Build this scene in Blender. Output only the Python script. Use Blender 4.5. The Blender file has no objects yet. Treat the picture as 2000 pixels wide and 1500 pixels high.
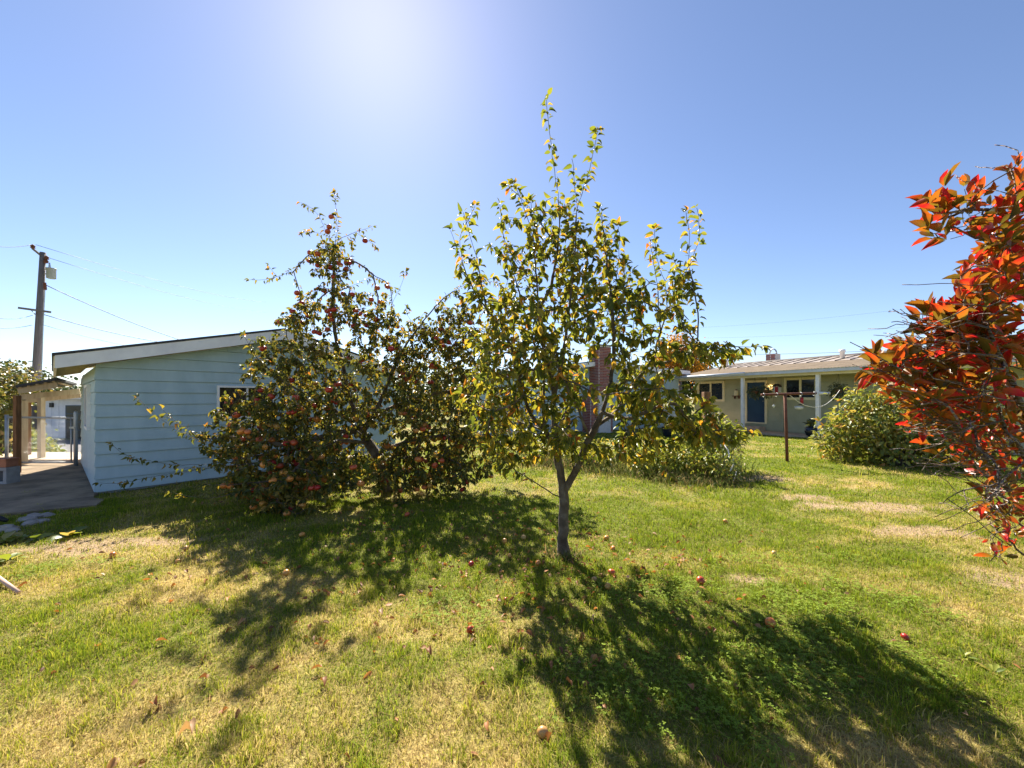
import bpy, math, random
import numpy as np
from mathutils import Vector, Matrix, Quaternion

# ------------------------------------------------------------------ camera, sky, sun, exposure
scene = bpy.context.scene
COL = scene.collection
F_PX, CX, HY, CAM_H = 780.0, 1000.0, 777.0, 1.5      # focal length, centre column, horizon row (2000 px wide photo), eye height
cam_d = bpy.data.cameras.new('camera'); cam = bpy.data.objects.new('camera', cam_d); COL.objects.link(cam)
cam_d.sensor_width = 36.0; cam_d.lens = 36.0 * F_PX / 2000.0
cam_d.shift_y = (HY - 750.0) / 2000.0
cam_d.clip_start = 0.05; cam_d.clip_end = 3000
cam.location = (0, 0, CAM_H); cam.rotation_euler = (math.radians(90), 0, 0)
scene.camera = cam
SUN_AZ, SUN_EL = math.radians(-19.0), math.radians(43.5)
sun_vec = Vector((math.sin(SUN_AZ) * math.cos(SUN_EL), math.cos(SUN_AZ) * math.cos(SUN_EL), math.sin(SUN_EL)))
world = bpy.data.worlds.new('World'); scene.world = world; world.use_nodes = True
wn = world.node_tree.nodes; wl = world.node_tree.links
bg = wn['Background']
sky = wn.new('ShaderNodeTexSky'); sky.sky_type = 'NISHITA'; sky.sun_disc = False
sky.sun_elevation = SUN_EL; sky.sun_rotation = SUN_AZ
sky.altitude = 0; sky.air_density = 0.85; sky.dust_density = 0.2; sky.ozone_density = 3.0
wb = wn.new('ShaderNodeMix'); wb.data_type = 'RGBA'; wb.blend_type = 'MULTIPLY'; wb.inputs[0].default_value = 1.0; wb.inputs[7].default_value = (1.03, 0.975, 1.0, 1)   # white balance of the whole sky
wl.new(sky.outputs[0], wb.inputs[6]); hs = wn.new('ShaderNodeHueSaturation'); hs.inputs['Saturation'].default_value = 1.0; wl.new(wb.outputs[2], hs.inputs['Color']); wl.new(hs.outputs[0], bg.inputs['Color']); bg.inputs['Strength'].default_value = 0.064
sun_d = bpy.data.lights.new('sun', 'SUN'); sun_d.energy = 5.0; sun_d.angle = math.radians(0.5); sun_d.color = (1.0, 0.93, 0.80)
sun = bpy.data.objects.new('sun', sun_d); COL.objects.link(sun)
sun.rotation_euler = (-sun_vec).to_track_quat('-Z', 'Y').to_euler(); sun.location = (0, 0, 30)
scene.view_settings.view_transform = 'Standard'; scene.view_settings.look = 'None'
scene.view_settings.exposure = 1.54; scene.view_settings.gamma = 1.0; scene.view_settings.use_curve_mapping = False
try:
    scene.cycles.use_denoising = True
    scene.cycles.denoiser = 'OPENIMAGEDENOISE'
    scene.cycles.denoising_prefilter = 'ACCURATE'
except Exception:
    pass
scene.cycles.max_bounces = 8; scene.cycles.transparent_max_bounces = 6
scene.cycles.sample_clamp_indirect = 6.0

random.seed(7)
rng = np.random.default_rng(11)

# ------------------------------------------------------------------ helpers: measuring
def P(x, y, Y):
    """world point that the photograph shows at pixel x, y when it stands Y metres away"""
    return np.array(((x - CX) / F_PX * Y, Y, CAM_H + (HY - y) / F_PX * Y))
def G(x, y):
    Y = CAM_H * F_PX / (y - HY); return np.array(((x - CX) / F_PX * Y, Y, 0.0))
def along(px, O, d):
    """distance along the ground line O + t d at which it crosses picture column px, and the depth there"""
    k = (px - CX) / F_PX; t = (k * O[1] - O[0]) / (d[0] - k * d[1]); return t, O[1] + t * d[1]
def zat(py, Y): return CAM_H + (HY - py) / F_PX * Y
_tab = np.random.default_rng(5).random((256, 256))
def vn(x, y, s, o=0):
    x = np.asarray(x, float) / s + 31.7 * o + 900; y = np.asarray(y, float) / s + 17.3 * o + 900
    xi = np.floor(x).astype(int); yi = np.floor(y).astype(int); fx = x - xi; fy = y - yi
    fx = fx * fx * (3 - 2 * fx); fy = fy * fy * (3 - 2 * fy)
    a = _tab[xi % 256, yi % 256]; b = _tab[(xi + 1) % 256, yi % 256]; c = _tab[xi % 256, (yi + 1) % 256]; d = _tab[(xi + 1) % 256, (yi + 1) % 256]
    return (a * (1 - fx) + b * fx) * (1 - fy) + (c * (1 - fx) + d * fx) * fy
def sst(a, b, x):
    t = np.clip((np.asarray(x, float) - a) / (b - a), 0, 1); return t * t * (3 - 2 * t)
def gz(x, y):
    """height of the ground"""
    z = 0.05 * (vn(x, y, 1.1, 1) - .5) + 0.03 * (vn(x, y, .4, 2) - .5)
    z = z * sst(1.0, 2.0, np.hypot(x, y)) - 0.75 * sst(9.8, 17, y) * sst(-8.5, -13, x)
    return z
def gz1(x, y): return float(gz(np.array([x]), np.array([y]))[0])

# ------------------------------------------------------------------ helpers: objects
def tag(o, label=None, cat=None, group=None, kind=None):
    if label: o['label'] = label
    if cat: o['category'] = cat
    if group: o['group'] = group
    if kind: o['kind'] = kind
    return o
def thing(name, loc, label, cat, group=None, rz=0.0):
    o = bpy.data.objects.new(name, None); COL.objects.link(o); o.empty_display_size = .1
    o.location = loc; o.rotation_euler = (0, 0, rz); return tag(o, label, cat, group)
def link(name, me, parent=None):
    o = bpy.data.objects.new(name, me); COL.objects.link(o)
    if parent is not None:
        o.parent = parent
    return o
class MB:
    """collects faces; build() links them as one mesh. World coordinates; parent's location is taken off."""
    def __init__(s): s.v = []; s.f = []
    def add(s, vs, fs):
        n = len(s.v); s.v += [tuple(map(float, p)) for p in vs]; s.f += [tuple(i + n for i in f) for f in fs]; return s
    def box(s, c, h, ax=None):
        c = np.array(c, float)
        ax = [np.array(a, float) for a in (ax or ((1, 0, 0), (0, 1, 0), (0, 0, 1)))]
        vs = [c + sx * h[0] * ax[0] + sy * h[1] * ax[1] + sz * h[2] * ax[2] for sz in (-1, 1) for sy in (-1, 1) for sx in (-1, 1)]
        return s.add(vs, [(0, 2, 3, 1), (4, 5, 7, 6), (0, 1, 5, 4), (2, 6, 7, 3), (0, 4, 6, 2), (1, 3, 7, 5)])
    def prism(s, poly, ext):
        """closed polygon (3-D points) pushed along ext"""
        n = len(poly); ext = np.array(ext, float); a = [np.array(p, float) for p in poly]
        return s.add(a + [p + ext for p in a], [tuple(range(n))[::-1], tuple(range(n, 2 * n))] + [(i, (i + 1) % n, n + (i + 1) % n, n + i) for i in range(n)])
    def tube(s, pts, rad, sides=6, caps=True):
        pts = np.array(pts, float); n = len(pts); rad = np.broadcast_to(np.array(rad, float), (n,))
        t = np.gradient(pts, axis=0); t /= np.linalg.norm(t, axis=1)[:, None] + 1e-9
        u = np.cross(t[0], (0, 0, 1) if abs(t[0][2]) < .9 else (1, 0, 0)); u /= np.linalg.norm(u)
        ang = np.arange(sides) * 2 * math.pi / sides; vs = []
        for i in range(n):
            u = u - t[i] * np.dot(u, t[i]); u /= np.linalg.norm(u) + 1e-9; w = np.cross(t[i], u)
            vs += list(pts[i] + rad[i] * (np.cos(ang)[:, None] * u + np.sin(ang)[:, None] * w))
        fs = [(i * sides + k, i * sides + (k + 1) % sides, (i + 1) * sides + (k + 1) % sides, (i + 1) * sides + k) for i in range(n - 1) for k in range(sides)]
        if caps: fs += [tuple(range(sides))[::-1], tuple(range((n - 1) * sides, n * sides))]
        return s.add(vs, fs)
    def lathe(s, prof, c, sides=16):
        """profile [(radius, z)...] turned about the vertical through c"""
        vs = []; c = np.array(c, float)
        for r, z in prof:
            for k in range(sides):
                a = 2 * math.pi * k / sides; vs.append(c + (r * math.cos(a), r * math.sin(a), z))
        m = len(prof)
        fs = [(i * sides + k, i * sides + (k + 1) % sides, (i + 1) * sides + (k + 1) % sides, (i + 1) * sides + k) for i in range(m - 1) for k in range(sides)]
        fs += [tuple(range(sides))[::-1], tuple(range((m - 1) * sides, m * sides))]
        return s.add(vs, fs)
    def build(s, name, mat, parent=None, smooth=False, bevel=0.0):
        off = np.array(parent_world(parent)) if parent is not None else np.zeros(3)
        me = bpy.data.meshes.new(name); me.from_pydata([tuple(np.array(p) - off) for p in s.v], [], s.f); me.update()
        if mat: me.materials.append(mat)
        if smooth:
            for p in me.polygons: p.use_smooth = True
        o = link(name, me, parent)
        if bevel > 0:
            b = o.modifiers.new('bevel', 'BEVEL'); b.width = bevel; b.segments = 2; b.limit_method = 'ANGLE'
        return o
def parent_world(p):
    v = Vector((0, 0, 0))
    while p is not None:
        v += p.location; p = p.parent
    return v
def raw_mesh(name, V, faces_idx, nper, mat, attrs=None, smooth=False):
    """numpy mesh: V (n,3), faces as (m, nper) array"""
    me = bpy.data.meshes.new(name); m = len(faces_idx)
    me.vertices.add(len(V)); me.vertices.foreach_set('co', np.ascontiguousarray(V, np.float32).ravel())
    me.loops.add(m * nper); me.loops.foreach_set('vertex_index', np.ascontiguousarray(faces_idx, np.int32).ravel())
    me.polygons.add(m); me.polygons.foreach_set('loop_start', np.arange(0, m * nper, nper, dtype=np.int32))
    me.polygons.foreach_set('loop_total', np.full(m, nper, np.int32))
    if smooth: me.polygons.foreach_set('use_smooth', np.ones(m, bool))
    for an, arr in (attrs or {}).items():
        if arr.ndim == 2:
            a = me.color_attributes.new(an, 'FLOAT_COLOR', 'POINT')
            c = np.ones((len(V), 4), np.float32); c[:, :3] = arr; a.data.foreach_set('color', c.ravel())
        else:
            a = me.attributes.new(an, 'FLOAT', 'POINT'); a.data.foreach_set('value', arr.astype(np.float32))
    me.update(calc_edges=True); me.materials.append(mat); return me

# ------------------------------------------------------------------ materials
def new_mat(name):
    m = bpy.data.materials.new(name); m.use_nodes = True; nt = m.node_tree
    b = nt.nodes['Principled BSDF']; return m, nt, b
def ramp(nt, stops):
    r = nt.nodes.new('ShaderNodeValToRGB'); e = r.color_ramp.elements
    e[0].position, e[0].color = stops[0][0], (*stops[0][1], 1)
    e[1].position, e[1].color = stops[-1][0], (*stops[-1][1], 1)
    for p, c in stops[1:-1]:
        k = e.new(p); k.color = (*c, 1)
    return r
def paint(name, col, col2=None, rough=.6, scale=6, bump=.15, stretch=(1, 1, 1), spec=.4, metal=0, fine=90, detail=6):
    """a surface of one colour with uneven tone, wear and fine relief"""
    m, nt, b = new_mat(name); N, L = nt.nodes, nt.links
    col2 = col2 or tuple(c * .72 for c in col)
    tc = N.new('ShaderNodeTexCoord'); mp = N.new('ShaderNodeMapping'); mp.inputs['Scale'].default_value = stretch
    L.new(tc.outputs['Object'], mp.inputs[0])
    n1 = N.new('ShaderNodeTexNoise'); n1.inputs['Scale'].default_value = scale; n1.inputs['Detail'].default_value = detail; n1.inputs['Roughness'].default_value = .62
    n2 = N.new('ShaderNodeTexNoise'); n2.inputs['Scale'].default_value = fine; n2.inputs['Detail'].default_value = 3
    L.new(mp.outputs[0], n1.inputs[0]); L.new(mp.outputs[0], n2.inputs[0])
    r = ramp(nt, [(.32, col2), (.6, col)]); L.new(n1.outputs[0], r.inputs[0]); L.new(r.outputs[0], b.inputs['Base Color'])
    b.inputs['Roughness'].default_value = rough; b.inputs['Specular IOR Level'].default_value = spec; b.inputs['Metallic'].default_value = metal
    bp = N.new('ShaderNodeBump'); bp.inputs['Strength'].default_value = bump; bp.inputs['Distance'].default_value = .01
    L.new(n2.outputs[0], bp.inputs['Height']); L.new(bp.outputs[0], b.inputs['Normal'])
    return m
def leaf_mat(name, stops, tip=None, trans=.5, rough=.42, warm=(1.36, 1.18, .7)):
    """leaf: colour picked per leaf, light shines through; optional second colour towards the tip"""
    m, nt, b = new_mat(name); N, L = nt.nodes, nt.links
    at = N.new('ShaderNodeAttribute'); at.attribute_name = 'rnd'
    oi = N.new('ShaderNodeObjectInfo')
    ad = N.new('ShaderNodeMath'); ad.operation = 'ADD'; L.new(at.outputs['Fac'], ad.inputs[0]); L.new(oi.outputs['Random'], ad.inputs[1])
    fr = N.new('ShaderNodeMath'); fr.operation = 'FRACT'; L.new(ad.outputs[0], fr.inputs[0])
    r = ramp(nt, stops); L.new(fr.outputs[0], r.inputs[0]); col = r.outputs[0]
    if tip:
        r2 = ramp(nt, tip); L.new(fr.outputs[0], r2.inputs[0])
        tt = N.new('ShaderNodeAttribute'); tt.attribute_name = 'tpos'
        tc = N.new('ShaderNodeTexCoord'); nz = N.new('ShaderNodeTexNoise'); nz.inputs['Scale'].default_value = 30
        L.new(tc.outputs['Object'], nz.inputs[0])
        mt = N.new('ShaderNodeMath'); mt.operation = 'MULTIPLY_ADD'; L.new(nz.outputs[0], mt.inputs[0]); mt.inputs[1].default_value = .7; L.new(tt.outputs['Fac'], mt.inputs[2])
        cl = N.new('ShaderNodeMapRange'); cl.inputs['From Min'].default_value = .45; cl.inputs['From Max'].default_value = 1.05; L.new(mt.outputs[0], cl.inputs['Value'])
        mx = N.new('ShaderNodeMix'); mx.data_type = 'RGBA'; L.new(cl.outputs[0], mx.inputs[0]); L.new(r.outputs[0], mx.inputs[6]); L.new(r2.outputs[0], mx.inputs[7]); col = mx.outputs[2]
    L.new(col, b.inputs['Base Color']); b.inputs['Roughness'].default_value = rough; b.inputs['Specular IOR Level'].default_value = .45
    tr = N.new('ShaderNodeBsdfTranslucent'); mu = N.new('ShaderNodeMix'); mu.data_type = 'RGBA'; mu.blend_type = 'MULTIPLY'; mu.inputs[0].default_value = 1
    L.new(col, mu.inputs[6]); mu.inputs[7].default_value = (*warm, 1); L.new(mu.outputs[2], tr.inputs['Color'])
    ms = N.new('ShaderNodeMixShader'); ms.inputs[0].default_value = trans
    L.new(b.outputs[0], ms.inputs[1]); L.new(tr.outputs[0], ms.inputs[2]); L.new(ms.outputs[0], N['Material Output'].inputs['Surface'])
    return m
def vcol_mat(name, trans=.4, rough=.55):
    m, nt, b = new_mat(name); N, L = nt.nodes, nt.links
    at = N.new('ShaderNodeAttribute'); at.attribute_name = 'tint'; L.new(at.outputs['Color'], b.inputs['Base Color'])
    b.inputs['Roughness'].default_value = rough; b.inputs['Specular IOR Level'].default_value = .15
    tr = N.new('ShaderNodeBsdfTranslucent'); L.new(at.outputs['Color'], tr.inputs['Color'])
    ms = N.new('ShaderNodeMixShader'); ms.inputs[0].default_value = trans
    L.new(b.outputs[0], ms.inputs[1]); L.new(tr.outputs[0], ms.inputs[2]); L.new(ms.outputs[0], N['Material Output'].inputs['Surface'])
    return m
M = {}
M['shed_paint'] = paint('shed_paint', (.415, .54, .595), (.345, .465, .52), .5, 2.2, .15, (1.6, 1.6, .6), detail=9)
M['house_paint'] = paint('house_paint', (.42, .415, .27), (.36, .355, .225), .55, 3, .1)
M['white_paint'] = paint('white_paint', (.84, .83, .84), (.74, .73, .75), .5, 4, .08)
M['cream_trim'] = paint('cream_trim', (.80, .71, .46), (.7, .61, .38), .5, 4, .08)
M['soffit'] = paint('soffit', (.70, .60, .34), (.58, .49, .27), .7, 5, .2, (1, 6, 1))
M['roof_dark'] = paint('roof_dark', (.055, .055, .062), (.035, .035, .04), .9, 12, .6)
M['seam_metal'] = paint('seam_metal', (.42, .345, .275), (.34, .275, .22), .45, 2, .05, metal=.2)
M['seam_rib'] = paint('seam_rib', (.07, .05, .045), (.05, .035, .03), .6, 8, .1)
M['corrugated'] = paint('corrugated', (.30, .225, .14), (.20, .145, .09), .6, 3, .15)
M['gutter'] = paint('gutter', (.60, .63, .68), (.5, .53, .58), .4, 4, .05)
M['glass'] = paint('glass', (.018, .02, .024), (.012, .013, .016), .06, 2, .01, spec=.6)
M['blind'] = paint('blind', (.05, .05, .045), (.025, .025, .025), .3, 2, .02)
M['door_blue'] = paint('door_blue', (.022, .06, .115), (.016, .045, .09), .4, 3, .05)
M['concrete'] = paint('concrete', (.56, .43, .31), (.42, .32, .23), .85, 5, .5)
M['path'] = paint('path', (.34, .25, .16), (.12, .085, .052), .95, 1.7, 1.0, detail=12, fine=45)
M['mortar'] = paint('mortar', (.72, .68, .64), (.6, .56, .53), .9, 10, .5)
M['foundation'] = paint('foundation', (.33, .34, .35), (.24, .25, .26), .9, 6, .5)
M['wood_post'] = paint('wood_post', (.25, .12, .05), (.13, .06, .025), .85, 4, .6, (6, 6, .7))
M['wood_red'] = paint('wood_red', (.17, .07, .04), (.09, .035, .02), .8, 4, .5, (6, 6, .7))
M['wood_pale'] = paint('wood_pale', (.52, .40, .26), (.40, .29, .17), .85, 4, .5, (5, 5, .7))
M['pole_wood'] = paint('pole_wood', (.20, .175, .17), (.12, .10, .10), .9, 3, .6, (8, 8, .5))
M['rust'] = paint('rust', (.17, .062, .035), (.09, .03, .02), .85, 14, .4)
M['galv'] = paint('galv', (.42, .44, .46), (.30, .32, .34), .45, 8, .1, metal=.6)
M['wire'] = paint('wire', (.05, .055, .065), (.035, .035, .04), .6, 4, 0)
M['rope'] = paint('rope', (.68, .66, .62), (.55, .53, .5), .8, 20, .2)
M['trans_can'] = paint('trans_can', (.30, .33, .35), (.24, .27, .28), .5, 3, .1)
M['pot_blue'] = paint('pot_blue', (.018, .024, .045), (.012, .015, .03), .25, 3, .05)
M['terracotta'] = paint('terracotta', (.38, .15, .08), (.26, .1, .055), .8, 6, .2)
M['red_paint'] = paint('red_paint', (.42, .02, .025), (.3, .015, .02), .4, 5, .05)
M['block'] = paint('block', (.34, .33, .33), (.22, .21, .21), .9, 5, .5)
M['stone'] = paint('stone', (.40, .34, .29), (.22, .185, .16), .85, 7, .6)
M['black_rubber'] = paint('black_rubber', (.02, .02, .022), None, .5, 5, .1)
M['handle_wood'] = paint('handle_wood', (.62, .40, .29), (.5, .3, .2), .6, 5, .1)
M['white_wall'] = paint('white_wall', (.74, .75, .80), (.64, .65, .7), .6, 3, .1)
M['asphalt'] = paint('asphalt', (.17, .16, .165), (.12, .115, .12), .9, 2, .4)
M['white_plastic'] = paint('white_plastic', (.75, .74, .72), None, .4, 5, .02)
def bark(name, c1, c2, c3, band=38):
    m, nt, b = new_mat(name); N, L = nt.nodes, nt.links
    tc = N.new('ShaderNodeTexCoord'); w = N.new('ShaderNodeTexWave'); w.bands_direction = 'Z'; w.inputs['Scale'].default_value = band; w.inputs['Distortion'].default_value = 7; w.inputs['Detail'].default_value = 4
    n = N.new('ShaderNodeTexNoise'); n.inputs['Scale'].default_value = 9; n.inputs['Detail'].default_value = 8
    L.new(tc.outputs['Object'], w.inputs[0]); L.new(tc.outputs['Object'], n.inputs[0])
    r = ramp(nt, [(.3, c1), (.5, c2), (.68, c3)]); L.new(n.outputs[0], r.inputs[0])
    mx = N.new('ShaderNodeMix'); mx.data_type = 'RGBA'; mx.blend_type = 'MULTIPLY'; mx.inputs[0].default_value = .45
    L.new(r.outputs[0], mx.inputs[6]); L.new(w.outputs[0], mx.inputs[7]); L.new(mx.outputs[2], b.inputs['Base Color'])
    b.inputs['Roughness'].default_value = .85
    bp = N.new('ShaderNodeBump'); bp.inputs['Strength'].default_value = 1.0; bp.inputs['Distance'].default_value = .014
    L.new(w.outputs[0], bp.inputs['Height']); L.new(bp.outputs[0], b.inputs['Normal']); return m
M['bark_apple'] = bark('bark_apple', (.16, .115, .08), (.33, .26, .195), (.52, .45, .37))
M['bark_twig'] = bark('bark_twig', (.10, .075, .055), (.17, .13, .10), (.26, .22, .18), 20)
M['bark_red'] = bark('bark_red', (.10, .05, .035), (.24, .15, .11), (.50, .42, .36), 20)
M['leaf_front'] = leaf_mat('leaf_front', [(0, (.075, .11, .02)), (.33, (.14, .175, .026)), (.62, (.235, .245, .034)), (.86, (.32, .285, .04)), (.955, (.40, .26, .04)), (.985, (.50, .22, .03)), (1, (.52, .17, .02))], trans=.58)
M['leaf_back'] = leaf_mat('leaf_back', [(0, (.065, .09, .022)), (.4, (.12, .14, .03)), (.7, (.20, .19, .036)), (.9, (.29, .22, .04)), (.98, (.36, .21, .04)), (1, (.36, .14, .03))], trans=.54)
M['leaf_red'] = leaf_mat('leaf_red', [(0, (.08, .10, .018)), (.25, (.14, .15, .02)), (.45, (.30, .17, .02)), (.6, (.42, .10, .02)), (.72, (.26, .19, .025)), (.86, (.15, .16, .025)), (1, (.07, .09, .02))],
                         tip=[(0, (.16, .11, .016)), (.22, (.36, .13, .018)), (.38, (.50, .06, .02)), (.5, (.55, .02, .03)), (.7, (.44, .018, .03)), (.82, (.46, .14, .02)), (.9, (.20, .15, .02)), (1, (.12, .09, .02))], trans=.5, rough=.35, warm=(1.3, .95, .6))
M['leaf_bush'] = leaf_mat('leaf_bush', [(0, (.09, .14, .025)), (.4, (.19, .23, .045)), (.75, (.31, .31, .065)), (.93, (.40, .32, .08)), (1, (.42, .2, .05))], trans=.45)
M['leaf_weed'] = leaf_mat('leaf_weed', [(0, (.11, .16, .025)), (.5, (.22, .28, .04)), (.85, (.36, .36, .07)), (1, (.44, .34, .12))], trans=.45)
M['leaf_dark'] = leaf_mat('leaf_dark', [(0, (.03, .055, .02)), (.6, (.055, .085, .025)), (.9, (.09, .11, .03)), (1, (.12, .12, .03))], trans=.3)
M['leaf_orange'] = leaf_mat('leaf_orange', [(0, (.20, .15, .02)), (.5, (.36, .20, .025)), (1, (.44, .17, .02))], trans=.45)
M['leaf_hedge'] = leaf_mat('leaf_hedge', [(0, (.06, .09, .02)), (.5, (.13, .14, .035)), (.85, (.24, .20, .07)), (1, (.34, .24, .11))], trans=.4)
M['leaf_fern'] = leaf_mat('leaf_fern', [(0, (.06, .08, .035)), (.7, (.13, .15, .07)), (1, (.22, .22, .12))], trans=.3)
M['leaf_fallen'] = leaf_mat('leaf_fallen', [(0, (.16, .07, .03)), (.4, (.30, .13, .05)), (.8, (.45, .18, .05)), (1, (.40, .28, .16))], trans=.3, rough=.6)
M['grass'] = vcol_mat('grass', .5, .7)
M['dry_grass'] = vcol_mat('dry_grass', .35)
def apple_mat(name, a, b_, c):
    m, nt, b = new_mat(name); N, L = nt.nodes, nt.links
    tc = N.new('ShaderNodeTexCoord'); n = N.new('ShaderNodeTexNoise'); n.inputs['Scale'].default_value = 16; n.inputs['Detail'].default_value = 5
    oi = N.new('ShaderNodeObjectInfo'); mp = N.new('ShaderNodeMapping'); mp.inputs['Scale'].default_value = (1, 1, .35)
    vm = N.new('ShaderNodeVectorMath'); vm.operation = 'ADD'; L.new(tc.outputs['Object'], vm.inputs[0]); L.new(oi.outputs['Random'], vm.inputs[1])
    L.new(vm.outputs[0], mp.inputs[0]); L.new(mp.outputs[0], n.inputs[0])
    ma = N.new('ShaderNodeMath'); ma.operation = 'MULTIPLY_ADD'; L.new(oi.outputs['Random'], ma.inputs[0]); ma.inputs[1].default_value = .4; L.new(n.outputs[0], ma.inputs[2])
    r = ramp(nt, [(.35, a), (.62, b_), (.9, c)]); L.new(ma.outputs[0], r.inputs[0]); L.new(r.outputs[0], b.inputs['Base Color'])
    b.inputs['Roughness'].default_value = .32; b.inputs['Specular IOR Level'].default_value = .5
    b.inputs['Subsurface Weight'].default_value = .08; b.inputs['Subsurface Radius'].default_value = (.02, .008, .004)
    return m
M['apple_red'] = apple_mat('apple_red', (.24, .012, .012), (.42, .025, .018), (.48, .10, .03))
M['apple_orange'] = apple_mat('apple_orange', (.50, .07, .03), (.58, .19, .04), (.60, .33, .07))
M['apple_pale'] = apple_mat('apple_pale', (.50, .24, .08), (.56, .36, .12), (.42, .20, .07))
m, nt, b = new_mat('lamp_glow'); b.inputs['Base Color'].default_value = (1, .8, .45, 1); b.inputs['Emission Color'].default_value = (1, .66, .22, 1); b.inputs['Emission Strength'].default_value = 1.2; M['lamp_glow'] = m
# bricks: each brick its own tone
m, nt, b = new_mat('brick'); N, L = nt.nodes, nt.links
oi = N.new('ShaderNodeObjectInfo'); r = ramp(nt, [(0, (.32, .10, .08)), (.35, (.46, .14, .10)), (.6, (.40, .17, .15)), (.85, (.28, .15, .15)), (1, (.52, .22, .15))]); L.new(oi.outputs['Random'], r.inputs[0])
tcn = N.new('ShaderNodeTexCoord'); nz = N.new('ShaderNodeTexNoise'); nz.inputs['Scale'].default_value = 40; L.new(tcn.outputs['Object'], nz.inputs[0])
mx = N.new('ShaderNodeMix'); mx.data_type = 'RGBA'; mx.blend_type = 'MULTIPLY'; mx.inputs[0].default_value = .5; L.new(r.outputs[0], mx.inputs[6]); L.new(nz.outputs['Color'], mx.inputs[7]); L.new(mx.outputs[2], b.inputs['Base Color']); b.inputs['Roughness'].default_value = .9
M['brick'] = m

# ------------------------------------------------------------------ the ground and lawn
SH_A = np.array((-6.46, 6.2)); SH_G = np.array((.656, .755)); SH_B = np.array((-.755, .656)); SH_W, SH_D = 5.3, 4.6   # shed: front left corner, along the gable, to the back
U = np.array((.459, -.888)); NL = np.array((-.888, -.459))              # house: along the porch towards the viewer, and out of the porch
P2 = np.array((11.2, 14.6)); WALL0 = P2 - NL * 1.2
PATH = [(-5.78, 5.52), (-6.44, 6.22), (-9.75, 9.1), (-13.5, 9.3), (-13.5, 4.6), (-9.0, 4.75), (-7.3, 4.95), (-6.5, 5.15)]
def in_poly(x, y, poly):
    ins = np.zeros(np.shape(x), bool); n = len(poly)
    for i in range(n):
        (x1, y1), (x2, y2) = poly[i], poly[(i + 1) % n]
        c = ((y1 > y) != (y2 > y)) & (x < (x2 - x1) * (y - y1) / (y2 - y1 + 1e-12) + x1); ins ^= c
    return ins
def no_grass(x, y):
    """where lawn does not grow: concrete, buildings"""
    r = in_poly(x, y, PATH) & (vn(x, y, .25, 9) > .12)
    gx = (x - SH_A[0]) * SH_G[0] + (y - SH_A[1]) * SH_G[1]; gb = (x - SH_A[0]) * SH_B[0] + (y - SH_A[1]) * SH_B[1]
    r |= (gx > 0) & (gx < SH_W) & (gb > 0) & (gb < SH_D)
    hn = (x - P2[0]) * NL[0] + (y - P2[1]) * NL[1]; hu = (x - P2[0]) * U[0] + (y - P2[1]) * U[1]
    r |= (hn < .12) & (hu > -6.3); r |= (hu < -6.1)
    r |= (x < -8.6) & (y > 8.7) & (y < 11.0)
    return r
DIRT = [(1490, 932, .55, .32), (1710, 990, .95, .30), (1800, 1040, .6, .25), (1960, 1130, .35, .25), (1480, 1135, .22, .1), (110, 1075, .7, .12), (1580, 972, .4, .2), (250, 1060, .8, .15)]
DIRT = [(*G(x, y)[:2], a, c) for x, y, a, c in DIRT]
STRAW = [(950, 1390, .55, .25), (880, 1480, .4, .2), (500, 1340, .5, .3), (400, 1150, .8, .35), (1300, 1430, .5, .2), (1750, 1480, .6, .25), (600, 1440, .4, .2), (1350, 985, .7, .3), (1620, 940, .8, .4), (150, 1400, .4, .25), (1500, 890, 1.4, .6), (1850, 1180, .5, .3)]
STRAW = [(*G(x, y)[:2], a, c) for x, y, a, c in STRAW]
LUSH = [(1400, 1230, .75, .55), (1600, 1180, .7, .45), (1300, 1330, .6, .4), (1180, 1010, 1.0, .6), (1450, 1040, 1.2, .5), (700, 1050, 1.2, .7), (1700, 1080, .9, .35), (900, 1000, 1.2, .8), (1650, 1300, .5, .3)]
LUSH = [(*G(x, y)[:2], a, c) for x, y, a, c in LUSH]
def blobs(x, y, L_, soft=1.0):
    m = np.zeros(np.shape(x))
    wob = (vn(x, y, .35, 4) - .5) * .9 + (vn(x, y, .12, 6) - .5) * .5
    for cx, cy, a, c in L_:
        d = np.sqrt(((x - cx) / a) ** 2 + ((y - cy) / c) ** 2); m = np.maximum(m, 1 - sst(.55, 1.25, d + wob))
    return m
def dryness(x, y):
    d = .34 * vn(x, y, 1.4, 1) + .36 * vn(x, y, .5, 2) + .3 * vn(x, y, .14, 3)
    d = sst(.36, .76, d) * .64
    d = d + .34 * blobs(x, y, STRAW) * (.4 + .9 * vn(x, y, .12, 33)) - .45 * blobs(x, y, LUSH)
    d += .12 * sst(.5, -2.5, x) * sst(5, 3, y)
    return np.clip(d, 0, 1)
GREEN = np.array((.20, .27, .018)); YGREEN = np.array((.44, .42, .035)); STRAWC = np.array((.60, .46, .17)); DIRTC = np.array((.33, .235, .14))
def lawn_colour(x, y, r):
    d = np.clip(dryness(x, y) + (r - .5) * .95, 0, 1)[:, None]
    g = GREEN * (1 - sst(.1, .6, d)) + YGREEN * sst(.1, .6, d)
    return g * (1 - sst(.52, .85, d)) + STRAWC * sst(.52, .85, d)
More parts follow.
